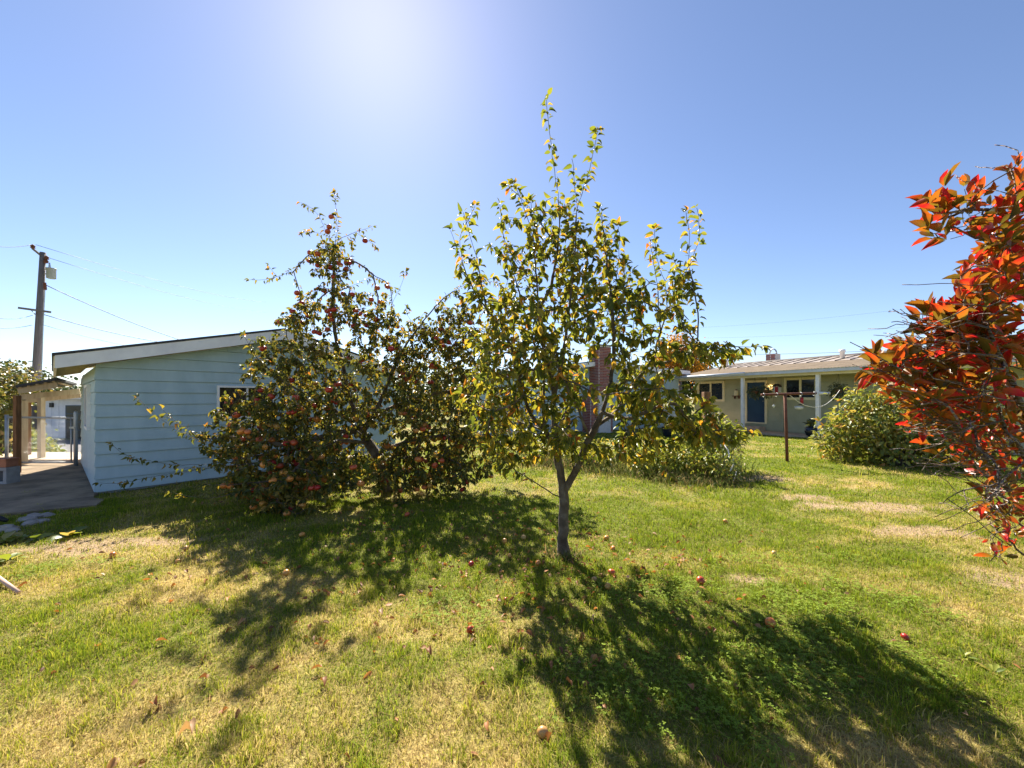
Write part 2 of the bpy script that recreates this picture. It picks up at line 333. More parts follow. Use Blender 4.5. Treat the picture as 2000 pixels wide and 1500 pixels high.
# ground sheet
def axis(lo, hi, step, far):
    a = np.arange(lo, hi, step); g = [step]; o = []
    while sum(g) < far: g.append(g[-1] * 1.35)
    c = np.cumsum(g); return np.concatenate([lo - c[::-1], a, a[-1] + c])
gxs = axis(-15, 15, .11, 900); gys = axis(.4, 20, .11, 900)
XX, YY = np.meshgrid(gxs, gys); x, y = XX.ravel(), YY.ravel()
V = np.stack([x, y, gz(x, y)], 1)
ny, nx = XX.shape; ii = (np.arange(ny - 1)[:, None] * nx + np.arange(nx - 1)).ravel()
F4 = np.stack([ii, ii + 1, ii + nx + 1, ii + nx], 1)
dd = dryness(x, y)[:, None]; gc = (np.array((.13, .15, .022)) * (1 - dd) + np.array((.38, .28, .11)) * dd)
bd = blobs(x, y, DIRT)[:, None]; gc = gc * (1 - bd) + DIRTC * bd
m, nt, b = new_mat('soil_and_thatch'); N, L = nt.nodes, nt.links
at = N.new('ShaderNodeAttribute'); at.attribute_name = 'tint'; tcn = N.new('ShaderNodeTexCoord')
n1 = N.new('ShaderNodeTexNoise'); n1.inputs['Scale'].default_value = 45; n1.inputs['Detail'].default_value = 8; L.new(tcn.outputs['Object'], n1.inputs[0])
r = ramp(nt, [(.25, (.45, .45, .45)), (.75, (1.5, 1.5, 1.5))]); L.new(n1.outputs[0], r.inputs[0])
mx = N.new('ShaderNodeMix'); mx.data_type = 'RGBA'; mx.blend_type = 'MULTIPLY'; mx.inputs[0].default_value = 1; L.new(at.outputs['Color'], mx.inputs[6]); L.new(r.outputs[0], mx.inputs[7]); L.new(mx.outputs[2], b.inputs['Base Color'])
b.inputs['Roughness'].default_value = .95; b.inputs['Specular IOR Level'].default_value = .15
bp = N.new('ShaderNodeBump'); bp.inputs['Strength'].default_value = .9; bp.inputs['Distance'].default_value = .02; L.new(n1.outputs[0], bp.inputs['Height']); L.new(bp.outputs[0], b.inputs['Normal'])
ground = tag(link('ground', raw_mesh('ground', V, F4, 4, m, {'tint': gc}, True)), kind='structure')
# grass blades
def scatter(y0, y1, dens, seed):
    r = np.random.default_rng(seed); w0 = 1.36 * y1 + .8
    n = int(dens * (y1 - y0) * 2 * w0); y = r.uniform(y0, y1, n); x = r.uniform(-w0, w0, n)
    k = (np.abs(x) < 1.36 * y + .8) & ~no_grass(x, y); return x[k], y[k]
def blades(x, y, h, w, col, seed, lean=.7):
    r = np.random.default_rng(seed); n = len(x); a = r.uniform(0, 2 * math.pi, n); z = gz(x, y) - .004
    dx, dy = np.cos(a), np.sin(a); la = a + r.normal(0, 1.2, n); ln = h * np.abs(r.normal(0, lean, n)); lx, ly = np.cos(la) * ln, np.sin(la) * ln
    V = np.empty((n, 5, 3))
    for k, (t, ww) in enumerate(((0, 1.0), (.55, .8))):
        for q, s in enumerate((-1, 1)):
            V[:, 2 * k + q, 0] = x + s * dx * w * ww + lx * t * t; V[:, 2 * k + q, 1] = y + s * dy * w * ww + ly * t * t; V[:, 2 * k + q, 2] = z + h * t
    V[:, 4, 0] = x + lx; V[:, 4, 1] = y + ly; V[:, 4, 2] = z + h * np.clip(1 - .35 * (ln / h) ** 1.5, .25, 1)
    b0 = (np.arange(n) * 5)[:, None]
    T = np.concatenate([b0 + np.array([[0, 1, 3]]), b0 + np.array([[0, 3, 2]]), b0 + np.array([[2, 3, 4]])], 0)
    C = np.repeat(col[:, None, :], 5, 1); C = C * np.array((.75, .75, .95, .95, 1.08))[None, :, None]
    return V.reshape(-1, 3), T, C.reshape(-1, 3)
VS, TS, CS, off = [], [], [], 0
for (y0, y1, dens, hh, ww) in ((.9, 2.2, 17000, .042, .0015), (2.2, 3.6, 10500, .046, .0019), (3.6, 6, 4700, .050, .0028), (6, 10, 1600, .054, .0046), (10, 17, 450, .056, .009)):
    x, y = scatter(y0, y1, dens, int(y1 * 10)); r = np.random.default_rng(int(y1 * 7))
    keep = r.random(len(x)) > .8 * blobs(x, y, DIRT); x, y = x[keep], y[keep]
    cl = .5 * vn(x, y, .24, 12) + .5 * vn(x, y, .09, 15); cl2 = vn(x, y, .07, 14); dr = dryness(x, y)
    keep = r.random(len(x)) < .35 + .9 * cl2; x, y, cl, dr = x[keep], y[keep], cl[keep], dr[keep]
    h = .86 * hh * (.3 + 1.7 * cl ** 2.2 + .45 * r.random(len(x))) * (1 - .35 * dr)
    tall = r.random(len(x)) < .012; h = np.where(tall, h * r.uniform(1.5, 2.8, len(x)), h)
    c = lawn_colour(x, y, r.random(len(x))) * r.uniform(.75, 1.25, (len(x), 1))
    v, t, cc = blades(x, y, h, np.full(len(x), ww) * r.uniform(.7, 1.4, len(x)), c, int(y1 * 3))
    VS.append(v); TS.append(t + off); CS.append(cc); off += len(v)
for (y0, y1, dens, ww) in ((.9, 2.4, 5200, .0012), (2.4, 4.6, 2600, .0016), (4.6, 8, 700, .003)):      # dead blades lying on the turf
    x, y = scatter(y0, y1, dens, int(y1 * 31)); r = np.random.default_rng(int(y1 * 17)); n = len(x)
    c = np.where(r.random((n, 1)) < .6, STRAWC, np.array((.30, .18, .08))) * r.uniform(.6, 1.2, (n, 1))
    v, t, cc = blades(x, y, r.uniform(.006, .02, n), np.full(n, ww), c, int(y1 * 5), 3.2); v[:, 2] += .012
    VS.append(v); TS.append(t + off); CS.append(cc); off += len(v)
V = np.concatenate(VS); T = np.concatenate(TS); C = np.concatenate(CS)
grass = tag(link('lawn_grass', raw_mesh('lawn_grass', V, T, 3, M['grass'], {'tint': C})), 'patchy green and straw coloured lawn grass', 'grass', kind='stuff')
N_BLADES = len(T) // 3
# clover in the lush patch
CLV = [(1400, 1230, .9, .6), (1600, 1180, .8, .45), (1300, 1330, .7, .45), (1650, 1300, .6, .35), (1180, 1180, .5, .4), (1560, 1110, .6, .3), (150, 1120, .6, .3), (870, 1200, .3, .2)]
CLV = [(*G(a, b_)[:2], c, d) for a, b_, c, d in CLV]
x, y = scatter(1.2, 4.4, 3000, 77); k = rng.random(len(x)) < .8 * blobs(x, y, CLV) * sst(.3, .62, vn(x, y, .3, 22) * .6 + vn(x, y, .1, 23) * .4); x, y = x[k], y[k]; n = len(x)
hz = gz(x, y) + rng.uniform(.018, .052, n); VL, FL, CL = [], [], []
a0 = rng.uniform(0, 6.28, n); sz = rng.uniform(.005, .0088, n); gcol = np.array((.22, .31, .04)) * rng.uniform(.7, 1.5, (n, 1)) + rng.uniform(0, .05, (n, 1)) * np.array((1, .7, 0))
for j in range(3):
    a = a0 + j * 2.094; d = np.stack([np.cos(a), np.sin(a)], 1); s = np.stack([-d[:, 1], d[:, 0]], 1); tl = rng.uniform(-.35, .5, n)
    Q = np.empty((n, 4, 3)); c0 = np.stack([x, y], 1)
    for q, (u_, v_) in enumerate(((0, 0), (.9, -.7), (1.7, 0), (.9, .7))):
        Q[:, q, :2] = c0 + d * (u_ * sz)[:, None] + s * (v_ * sz)[:, None]; Q[:, q, 2] = hz + tl * sz * u_ + (abs(v_) * .3) * sz
    VL.append(Q.reshape(-1, 3)); FL.append(np.arange(n * 4).reshape(-1, 4) + j * n * 4); CL.append(np.repeat(gcol, 4, 0))
clover = tag(link('clover', raw_mesh('clover', np.concatenate(VL), np.concatenate(FL), 4, M['grass'], {'tint': np.concatenate(CL)})), 'low clover leaves spreading through the shaded lawn', 'clover', kind='stuff')

# concrete beside the shed, slab behind the gate, driveway
def sheet(name, poly, mat, z, kind='structure', thick=.0):
    mb = MB(); n = len(poly); mb.prism([(px_, py_, z - .25) for px_, py_ in poly], (0, 0, .25)); o = mb.build(name, mat, None); return tag(o, kind=kind)
edge = []
for i in range(len(PATH)):
    a, b_ = np.array(PATH[i]), np.array(PATH[(i + 1) % len(PATH)]); n = max(1, int(np.linalg.norm(b_ - a) / .09))
    for k in range(n):
        q = a + (b_ - a) * k / n; j = .0 if i in (1,) else .16; edge.append((q[0] + (vn(q[0], q[1], .3, 41) - .5) * j, q[1] + (vn(q[0], q[1], .22, 42) - .5) * j * 1.5))
sheet('concrete_path', edge, M['path'], .016)
def conform(name, x0, x1, y0, y1, st, mat, dz):
    xs = np.arange(x0, x1, st); ys = np.arange(y0, y1, st); A, B = np.meshgrid(xs, ys); x, y = A.ravel(), B.ravel()
    V = np.stack([x, y, gz(x, y) + dz], 1); ny, nx = A.shape; i = (np.arange(ny - 1)[:, None] * nx + np.arange(nx - 1)).ravel()
    return tag(link(name, raw_mesh(name, V, np.stack([i, i + 1, i + nx + 1, i + nx], 1), 4, mat, None, True)), kind='structure')
conform('driveway', -34, -11.5, 16, 21.9, .5, M['asphalt'], .03)
mb = MB(); mb.box((-11.2, 9.75, -.02), (1.9, .62, .11)); tag(mb.build('garden_slab', M['concrete'], None, bevel=.01), kind='structure')
# porch slab
def uv2(s, n_, z): p = P2 + U * s + NL * n_; return np.array((p[0], p[1], z))
mb = MB(); mb.prism([uv2(-6.1, .12, -.2), uv2(-6.1, -1.3, -.2), uv2(7, -1.3, -.2), uv2(7, .12, -.2)], (0, 0, .26)); tag(mb.build('porch_slab', M['concrete'], None), kind='structure')

# ------------------------------------------------------------------ buildings
def clip_poly(poly, a, b_, c):
    """keep the side a*s + b*z <= c"""
    out = []
    for i in range(len(poly)):
        p, q = poly[i], poly[(i + 1) % len(poly)]; fp = a * p[0] + b_ * p[1] - c; fq = a * q[0] + b_ * q[1] - c
        if fp <= 0: out.append(p)
        if fp * fq < 0:
            t = fp / (fp - fq); out.append((p[0] + t * (q[0] - p[0]), p[1] + t * (q[1] - p[1])))
    return out
def boards(parent, O, d, nrm, width, z0, ztop, pitch, mat, openings=(), planes=(), proud=.02, name='siding_board'):
    """lap siding: one object for each course of boards, cut round openings and under the roof planes"""
    O = np.array(O, float); d = np.array(d, float); nrm = np.array(nrm, float); k = 0
    z = z0
    while z < ztop - .01:
        z1 = min(z + pitch, ztop); jt = width * random.uniform(.25, .75); rects = [(0.0, jt - .0015, z, z1), (jt + .0015, width, z, z1)] if width > 3.5 else [(0.0, width, z, z1)]
        for (a, b_, c, e) in openings:
            nr = []
            for (s0, s1, q0, q1) in rects:
                if b_ <= s0 or a >= s1 or e <= q0 or c >= q1: nr.append((s0, s1, q0, q1)); continue
                if a > s0: nr.append((s0, a, q0, q1))
                if b_ < s1: nr.append((b_, s1, q0, q1))
                if c > q0: nr.append((max(a, s0), min(b_, s1), q0, c))
                if e < q1: nr.append((max(a, s0), min(b_, s1), e, q1))
            rects = nr
        jit = random.uniform(-.0015, .0015)
        for (s0, s1, q0, q1) in rects:
            mb = MB()
            poly = [(s0, q0 + .006), (s1, q0 + .006), (s1, q1 - .001), (s0, q1 - .001)]
            for pl in planes: poly = clip_poly(poly, *pl) if poly else poly
            if len(poly) < 3: continue
            n = len(poly); fr = []; bk = []
            for (s, zz) in poly:
                base = np.array((O[0] + d[0] * s, O[1] + d[1] * s, zz)); of = proud + jit - (proud - .004) * (zz - z) / pitch
                fr.append(base + np.array((nrm[0], nrm[1], 0)) * of); bk.append(base - np.array((nrm[0], nrm[1], 0)) * .004)
            mb.add(fr + bk, [tuple(range(n)), tuple(range(n, 2 * n))[::-1]] + [(i, n + i, n + (i + 1) % n, (i + 1) % n) for i in range(n)])
            mb.build(name, mat, parent)
        z += pitch; k += 1
def wall_core(parent, O, d, nrm, width, z0, planes, ztop, mat, name='wall', t=.1, back=.006):
    poly = [(0, z0), (width, z0), (width, ztop), (0, ztop)]
    for pl in planes: poly = clip_poly(poly, *pl)
    mb = MB(); mb.prism([np.array((O[0] + d[0] * s - nrm[0] * back, O[1] + d[1] * s - nrm[1] * back, z)) for s, z in poly], np.array((-nrm[0] * t, -nrm[1] * t, 0))); return mb.build(name, mat, parent)
def window(parent, O, d, nrm, s0, s1, z0, z1, fmat, fw=.055, mull=None, depth=.035, name='window'):
    """frame bars, mullion and two panes under one window part"""
    D = np.array((d[0], d[1], 0)); Nn = np.array((nrm[0], nrm[1], 0)); O3 = np.array((O[0], O[1], 0)); Z = np.array((0, 0, 1.0))
    mb = MB(); ax = (D, Nn, Z); c = lambda s, z, o: O3 + D * s + Nn * o + Z * z
    o = .012 + depth / 2
    mb.box(c((s0 + s1) / 2, z1 - fw / 2, o), ((s1 - s0) / 2, depth / 2 + .012, fw / 2), ax).box(c((s0 + s1) / 2, z0 + fw / 2, o), ((s1 - s0) / 2, depth / 2 + .012, fw / 2), ax)
    mb.box(c(s0 + fw / 2, (z0 + z1) / 2, o), (fw / 2, depth / 2 + .01, (z1 - z0) / 2 - fw - .0005), ax).box(c(s1 - fw / 2, (z0 + z1) / 2, o), (fw / 2, depth / 2 + .01, (z1 - z0) / 2 - fw - .0005), ax)
    w = mb.build(name, fmat, parent)
    mu = mull if mull is not None else (s0 + s1) / 2
    mb = MB(); mb.box(c(mu, (z0 + z1) / 2, o - .004), (fw * .4, depth / 2, (z1 - z0) / 2 - fw - .002), ax); mb.build('mullion', fmat, w)
    for a, b_ in ((s0 + fw, mu - fw * .4), (mu + fw * .4, s1 - fw)):
        mb = MB(); mb.box(c((a + b_) / 2, (z0 + z1) / 2, .008), ((b_ - a) / 2 - .001, .004, (z1 - z0) / 2 - fw - .001), ax); mb.build('pane', M['glass'], w)
    return w

# ---- the pale blue shed
shed = thing('garden_shed', (SH_A[0], SH_A[1], 0), 'pale blue lap-sided shed with low gable roof and white fascia, left', 'shed')
def sh(t, bk, z): p = SH_A + SH_G * t + SH_B * bk; return np.array((p[0], p[1], z))
SL, EZ, AP = .247, 2.125, 2.58; APZ = EZ + SL * (AP + .42)     # roof slope, top of the eave corner, apex along the gable, apex height
planes = [(-SL, 1, EZ + SL * .42 - .21), (SL, 1, APZ + SL * AP - .21)]
fr_n = -SH_B
win_t0, wY = along(423, SH_A, SH_G); win_t1 = along(482, SH_A, SH_G)[0] * 2 - win_t0; wz1, wz0 = zat(753, wY), zat(818, wY)
wall_core(shed, SH_A, SH_G, fr_n, SH_W, .06, planes, 3.2, M['shed_paint'])
boards(shed, SH_A, SH_G, fr_n, SH_W, .03, 2.75, .194, M['shed_paint'], [(win_t0 + .01, win_t1 - .01, wz0 + .01, wz1 - .01)], planes, proud=.03)
window(shed, SH_A, SH_G, fr_n, win_t0, win_t1, wz0, wz1, M['white_paint'], .035)
# left side wall, back and right walls
sideO = SH_A + SH_B * SH_D
wall_core(shed, sideO, -SH_B, -SH_G, SH_D - .11, .06, [], 2.0, M['shed_paint'])
boards(shed, sideO, -SH_B, -SH_G, SH_D, .03, 1.96, .194, M['shed_paint'], [(SH_D - 1.95, SH_D - 1.05, .95, 1.72)], [])
window(shed, sideO, -SH_B, -SH_G, SH_D - 1.96, SH_D - 1.04, .94, 1.73, M['white_paint'], .05)
rO = SH_A + SH_G * SH_W
wall_core(shed, rO + SH_G * .006, SH_B, SH_G, SH_D, .06, [], 2.08, M['shed_paint']); wall_core(shed, SH_A + SH_B * SH_D + SH_G * SH_W * .999, -SH_G, SH_B, SH_W * .998, .06, [], 2.0, M['shed_paint'])
mb = MB(); mb.prism([sh(.02, .02, -.1), sh(SH_W - .02, .02, -.1), sh(SH_W - .02, SH_D, -.1), sh(.02, SH_D, -.1)], (0, 0, .155)); mb.build('foundation', M['foundation'], shed)
def zroof(t): return EZ + SL * (t + .42) if t < AP else APZ - SL * (t - AP)
FO, BO, TL, TR = -.30, SH_D + .3, -.42, 2 * AP + .42
roof = MB()
for a, b_ in ((TL, AP), (AP, TR)):
    roof.prism([sh(a, FO + .02, zroof(a) - .02), sh(b_, FO + .02, zroof(b_) - .02), sh(b_, FO + .02, zroof(b_) - .055), sh(a, FO + .02, zroof(a) - .055)], np.array((*(SH_B * (BO - FO)), 0)))
roof_o = roof.build('roof', M['soffit'], shed)
mb = MB()
for a, b_, e in ((TL - .03, AP, 1), (AP, TR + .03, -1)):
    mb.prism([sh(a, FO - .03, zroof(a) + .018), sh(b_, FO - .03, zroof(b_) + .018), sh(b_, FO - .03, zroof(b_) - .018), sh(a, FO - .03, zroof(a) - .018)], np.array((*(SH_B * (BO - FO + .05)), 0)))
mb.build('shingle_layer', M['roof_dark'], roof_o)
for a, b_ in ((TL, AP), (AP, TR)):
    mb = MB(); mb.prism([sh(a, FO - .018, zroof(a) - .02), sh(b_, FO - .018, zroof(b_) - .02), sh(b_, FO - .018, zroof(b_) - .205), sh(a, FO - .018, zroof(a) - .205)], np.array((*(SH_B * .036), 0))); mb.build('rake_fascia', M['white_paint'], roof_o)
mb = MB(); mb.prism([sh(TL - .012, FO + .02, EZ - .03), sh(TL + .02, FO + .02, EZ - .03), sh(TL + .02, FO + .02, EZ - .20), sh(TL - .012, FO + .02, EZ - .20)], np.array((*(SH_B * (BO - FO - .02)), 0))); mb.build('eave_fascia', M['cream_trim'], roof_o)
for k in range(9):   # rafter tails under the eave
    bk = .1 + k * .58; mb = MB(); mb.prism([sh(TL + .02, bk, EZ - .06), sh(.0, bk, zroof(0) - .06), sh(.0, bk, zroof(0) - .15), sh(TL + .02, bk, EZ - .15)], np.array((*(SH_B * .045), 0))); mb.build('rafter_tail', M['soffit'], roof_o)
for k in range(11):  # soffit planks between rake and wall, each its own board
    t0 = TL + .03 + k * .036; mb = MB(); mb.prism([sh(t0, FO + .03, zroof(t0) - .0565), sh(t0 + .031, FO + .03, zroof(t0 + .031) - .0565), sh(t0 + .031, FO + .03, zroof(t0 + .031) - .066), sh(t0, FO + .03, zroof(t0) - .066)], np.array((*(SH_B * (BO - FO - .06)), 0))); mb.build('soffit_board', M['soffit'], roof_o)

# ---- the house: porch range
house = thing('ranch_house', (P2[0], P2[1], 0), 'low sage-green ranch house with porch, metal roof and pale blue gable wing', 'house')
W = lambda px: along(px, WALL0, U)
s_l, s_r = -6.15, 7.0
HO = WALL0 + U * s_l; hw = s_r - s_l
def rect_on_wall(x0, x1, y0, y1):
    a, Ya = W(x0); b_, Yb = W(x1); Ym = (Ya + Yb) / 2; return a - s_l, b_ - s_l, zat(y1, Ym), zat(y0, Ym)
w1 = rect_on_wall(1363, 1416, 745, 784); dr = rect_on_wall(1456, 1499, 743, 827); w2 = rect_on_wall(1532, 1598, 737, 781)
ops = [(a + .02, b_ - .02, c + .02, e - .02) for a, b_, c, e in (w1, dr, w2)]
wall_core(house, HO, U, NL, hw, .05, [], 2.62, M['house_paint'])
boards(house, HO, U, NL, hw, .08, 2.55, .205, M['house_paint'], ops, [])
for w_ in (w1, w2):
    window(house, HO, U, NL, *w_, M['cream_trim'], .10)
# door with frame
dp = MB(); D3 = np.array((*U, 0)); N3 = np.array((*NL, 0)); Z3 = np.array((0, 0, 1.0)); AXW = (D3, N3, Z3)
def hp(s, z, o): return np.array((HO[0] + U[0] * s + NL[0] * o, HO[1] + U[1] * s + NL[1] * o, z))
a, b_, c, e = dr; fw = .09
dp.box(hp((a + b_) / 2, e - fw / 2, .03), ((b_ - a) / 2, .03, fw / 2), AXW).box(hp(a + fw / 2, (c + e) / 2 - fw / 2, .03), (fw / 2, .028, (e - c - fw) / 2), AXW).box(hp(b_ - fw / 2, (c + e) / 2 - fw / 2, .03), (fw / 2, .028, (e - c - fw) / 2), AXW).box(hp((a + b_) / 2, c + .03, .03), ((b_ - a) / 2 - fw - .001, .034, .03), AXW)
door = dp.build('door', M['cream_trim'], house)
MB().box(hp((a + b_) / 2, (c + .06 + e - fw) / 2, .008), ((b_ - a) / 2 - fw - .001, .006, (e - fw - c - .06) / 2), AXW).build('door_leaf', M['door_blue'], door)
for k, (z0, z1) in enumerate(((c + .2, c + .78), (c + .92, e - fw - .5))):
    MB().box(hp((a + b_) / 2, (z0 + z1) / 2, .016), ((b_ - a) / 2 - fw - .14, .004, (z1 - z0) / 2), AXW).build('door_panel', M['door_blue'], door, bevel=.003)
MB().lathe([(.004, -.02), (.025, -.012), (.025, .012), (.004, .02)], hp(b_ - fw - .07, c + 1.0, .05), 10).build('handle', M['galv'], door, True)
MB().box(hp((a + b_) / 2 - .1, .14, .3), ((b_ - a) / 2 + .05, .27, .10), AXW).build('door_step', M['concrete'], house, bevel=.01)
# posts, beam, fascia, gutter, roof
for px in (1451, 1598):
    s = along(px, P2, U)[0]; p_ = uv2(s, 0, 0)
    MB().box(p_ + (0, 0, 1.2), (.06, .06, 1.145), (D3, N3, Z3)).build('porch_post', M['white_paint'], house)
s5 = 5.4; MB().box(uv2(s5, 0, 1.2), (.06, .06, 1.145), (D3, N3, Z3)).build('porch_post', M['white_paint'], house)
RL, RR = -6.05, 7.2
MB().box(uv2((RL + RR) / 2, 0, 2.41), ((RR - RL) / 2, .07, .065), AXW).build('porch_beam', M['cream_trim'], house)
FZ = 2.56; PS = .167
def rp(s, k, dz=0):   # point on the roof plane k metres behind the post line
    return uv2(s, -k, FZ + PS * (k + .25) + dz)
roofh = MB().prism([rp(RL, -.25, -.03), rp(RL, 4.2, -.03), rp(RL, 4.2, -.06), rp(RL, -.25, -.06)], D3 * (RR - RL)).build('roof', M['soffit'], house)
MB().prism([rp(RL, 4.205, -.03), rp(RL, 8.6, -.03 - 2 * PS * 4.4), rp(RL, 8.6, -.06 - 2 * PS * 4.4), rp(RL, 4.205, -.06)], D3 * (RR - RL)).build('back_slope', M['corrugated'], roofh)
MB().box(uv2((RL + RR) / 2, .25, 2.50), ((RR - RL) / 2, .015, .065), AXW).build('fascia', M['gutter'], roofh)
mb = MB(); mb.tube([uv2(RL, .30, 2.505), uv2(along(1463, P2, U)[0], .30, 2.53)], .055, 8); mb.build('gutter', M['gutter'], roofh, True)
# corrugated sheet, lower part of the roof
ns = int((RR - RL) / .026); V = []; Fq = []
ss = np.linspace(RL, RR, ns); ph = np.arange(ns) % 4; dzs = np.array((.006, .015, .006, -.003))[ph]
for k, q in ((-.3, 0), (2.3, 1)):
    for i in range(ns): V.append(rp(ss[i], k, dzs[i]))
Fq = [(i, i + 1, ns + i + 1, ns + i) for i in range(ns - 1)]
MB().add(V, Fq).build('corrugated_sheet', M['corrugated'], roofh)
for i in range(26):      # standing seam panels and ribs above it
    s0 = RL + i * .51; s1 = min(s0 + .505, RR)
    MB().prism([rp(s0, 2.2, .018), rp(s0, 4.22, .018), rp(s0, 4.22, -.012), rp(s0, 2.2, -.012)], D3 * (s1 - s0)).build('roof_panel', M['seam_metal'], roofh)
    MB().prism([rp(s0 - .02, 2.2, .045), rp(s0 - .02, 4.2, .045), rp(s0 - .02, 4.2, .005), rp(s0 - .02, 2.2, .005)], D3 * .04).build('roof_seam', M['seam_rib'], roofh)
MB().prism([rp(RL, 4.15, .02), rp(RL, 4.28, .09), rp(RL, 4.41, .0), rp(RL, 4.28, -.03)], D3 * (RR - RL)).build('ridge_cap', M['seam_rib'], roofh)
# vents on the roof and the small brick flue with its arched cap
for px, py in ((1419, 712), (1645, 701)):
    k = 3.0; O = P2 - NL * k; s, Y = along(px, O, U); base = rp(s, k, -.02)
    MB().lathe([(.085, 0), (.085, .30), (.11, .31), (.11, .40), (.05, .42)], base, 12).build('vent_pipe', M['white_paint'], roofh, True)
O = P2 - NL * 4.6; s, Y = along(1510, O, U); base = rp(s, 4.6, -.35); flue = MB().box(base + (0, 0, .36), (.23, .23, .36), AXW).build('flue', M['mortar'], roofh)
for r_ in range(6):
    for fc in range(2):
        for q in range(2):
            d_, n_ = (D3, N3) if fc == 0 else (N3, -D3)
            sh_ = .0 if r_ % 2 else .03
            MB().box(base + (0, 0, .35 + .062 * r_) + d_ * ((q - .5) * .225 + sh_ * (q - .5)) + n_ * .222, (.104, .012, .026), (d_, n_, Z3)).build('brick', M['brick'], flue)
ang = np.linspace(0, math.pi, 9)
MB().tube([base + (0, 0, .72) + D3 * (-.17 * math.cos(a_)) + Z3 * (.26 * math.sin(a_)) for a_ in ang], .035, 6).build('flue_cap', M['galv'], flue, True)

# ---- house: pale blue gable wing with the outside chimney
C1 = P2 - U * along(1325, P2, -U)[0]                       # right corner of the gable wall
GW = 11.0; GA = 5.5                                        # width and apex position measured from C1 towards the left
AZ, RZ = 3.08, 2.86
gO = C1 + NL * GW; gdir = -NL                              # left end -> right end
slopeR = (AZ - RZ) / GA; slopeL = .14
ga = GW - GA
gplanes = [(-slopeL, 1, AZ - slopeL * ga - .2), (slopeR, 1, AZ + slopeR * ga - .2)]
wall_core(house, gO, gdir, U, GW, .05, gplanes, 3.4, M['shed_paint'])
wo = [(GW - 2.7, GW - 1.5, 1.0, 2.1)]
boards(house, gO, gdir, U, GW, .1, 3.0, .2, M['shed_paint'], [(wo[0][0] + .02, wo[0][1] - .02, 1.02, 2.08)], gplanes)
window(house, gO, gdir, U, *wo[0], M['white_paint'], .07)
wall_core(house, C1 + NL * .01, -U, -NL, 6.0, .05, [], 2.6, M['house_paint'])
def gp(s, o, z): p = gO + gdir * s + U * o; return np.array((p[0], p[1], z))
zr = lambda s: AZ - slopeL * (ga - s) if s < ga else AZ - slopeR * (s - ga)
wroof = MB()
for a, b_ in ((-.5, ga), (ga, GW + .35)):
    wroof.prism([gp(a, .38, zr(a) - .01), gp(b_, .38, zr(b_) - .01), gp(b_, .38, zr(b_) - .06), gp(a, .38, zr(a) - .06)], np.array((*(-U * 8), 0)))
wroof_o = wroof.build('wing_roof', M['soffit'], house)
mb = MB()
for a, b_ in ((-.53, ga), (ga, GW + .38)):
    mb.prism([gp(a, .41, zr(a) + .03), gp(b_, .41, zr(b_) + .03), gp(b_, .41, zr(b_) - .008), gp(a, .41, zr(a) - .008)], np.array((*(-U * 8.05), 0)))
mb.build('shingle_layer', M['roof_dark'], wroof_o)
for a, b_ in ((-.5, ga), (ga, GW + .35)):
    mb = MB(); mb.prism([gp(a, .385, zr(a) - .012), gp(b_, .385, zr(b_) - .012), gp(b_, .385, zr(b_) - .20), gp(a, .385, zr(a) - .20)], np.array((*(U * .03), 0))); mb.build('rake_fascia', M['white_paint'], wroof_o)
# chimney: mortar core and single bricks proud of it on the two faces that show
cs = along(1176, gO + U * .45, gdir)[0]
chim = MB().box(gp(cs, .30, 1.75) , (.33, .33, 1.97), (np.array((*gdir, 0)), D3, Z3)).build('chimney', M['mortar'], house)
MB().box(gp(cs - .1, .255, .85), (.60, .285, .85), (np.array((*gdir, 0)), D3, Z3)).build('chimney_breast', M['mortar'], chim)
g3 = np.array((*gdir, 0)); brick_me = {}
def brick(c, d_, n_, L_):
    key = (round(L_, 3), tuple(np.round(d_, 2)))
    if key not in brick_me:
        mb = MB().box((0, 0, 0), (L_ / 2, .012, .028), (d_, n_, Z3)); me = bpy.data.meshes.new('brick'); me.from_pydata(mb.v, [], mb.f); me.materials.append(M['brick']); brick_me[key] = me
    o = link('brick', brick_me[key], chim); o.location = Vector(c) - parent_world(chim)
for row in range(54):
    z = .06 + row * .0675
    if z > 3.66: break
    low = z < 1.66
    half, oc, dep = (.60, -.1, .285) if low else (.33, 0, .33)
    oc2 = .255 if low else .30
    n = 6 if low else 3; L_ = (2 * half) / n - .012; sft = (L_ / 2 + .006) if row % 2 else 0
    for q in range(n):
        pos = -half + (q + .5) * (2 * half / n) + (sft - L_ / 4) * (.45 if row % 2 else -.0)
        pos = max(-half + L_ / 2, min(half - L_ / 2, pos))
        brick(gp(cs + oc + pos, oc2 + dep + .008, z), g3, D3, L_)
    n = 3; L_ = 2 * dep / n - .012
    for q in range(n):
        pos = -dep + (q + .5) * (2 * dep / n); brick(gp(cs + oc - half - .008, oc2 + pos, z + (.0)), D3, -g3, L_)
MB().box(gp(cs, .30, 3.745), (.37, .37, .03), (g3, D3, Z3)).build('chimney_cap', M['block'], chim)
# downspout and foundation vent on the porch wall
s = W(1530)[0] - s_l; MB().box(hp(s, 1.2, .05), (.035, .025, 1.15), AXW).build('downspout', M['house_paint'], house)
s = W(1589)[0] - s_l; vent = MB().box(hp(s, .5, .022), (.17, .006, .085), AXW).build('foundation_vent', M['galv'], house)
for k in range(4): MB().box(hp(s, .44 + k * .04, .034), (.15, .006, .012), AXW).build('vent_slat', M['black_rubber'], vent)

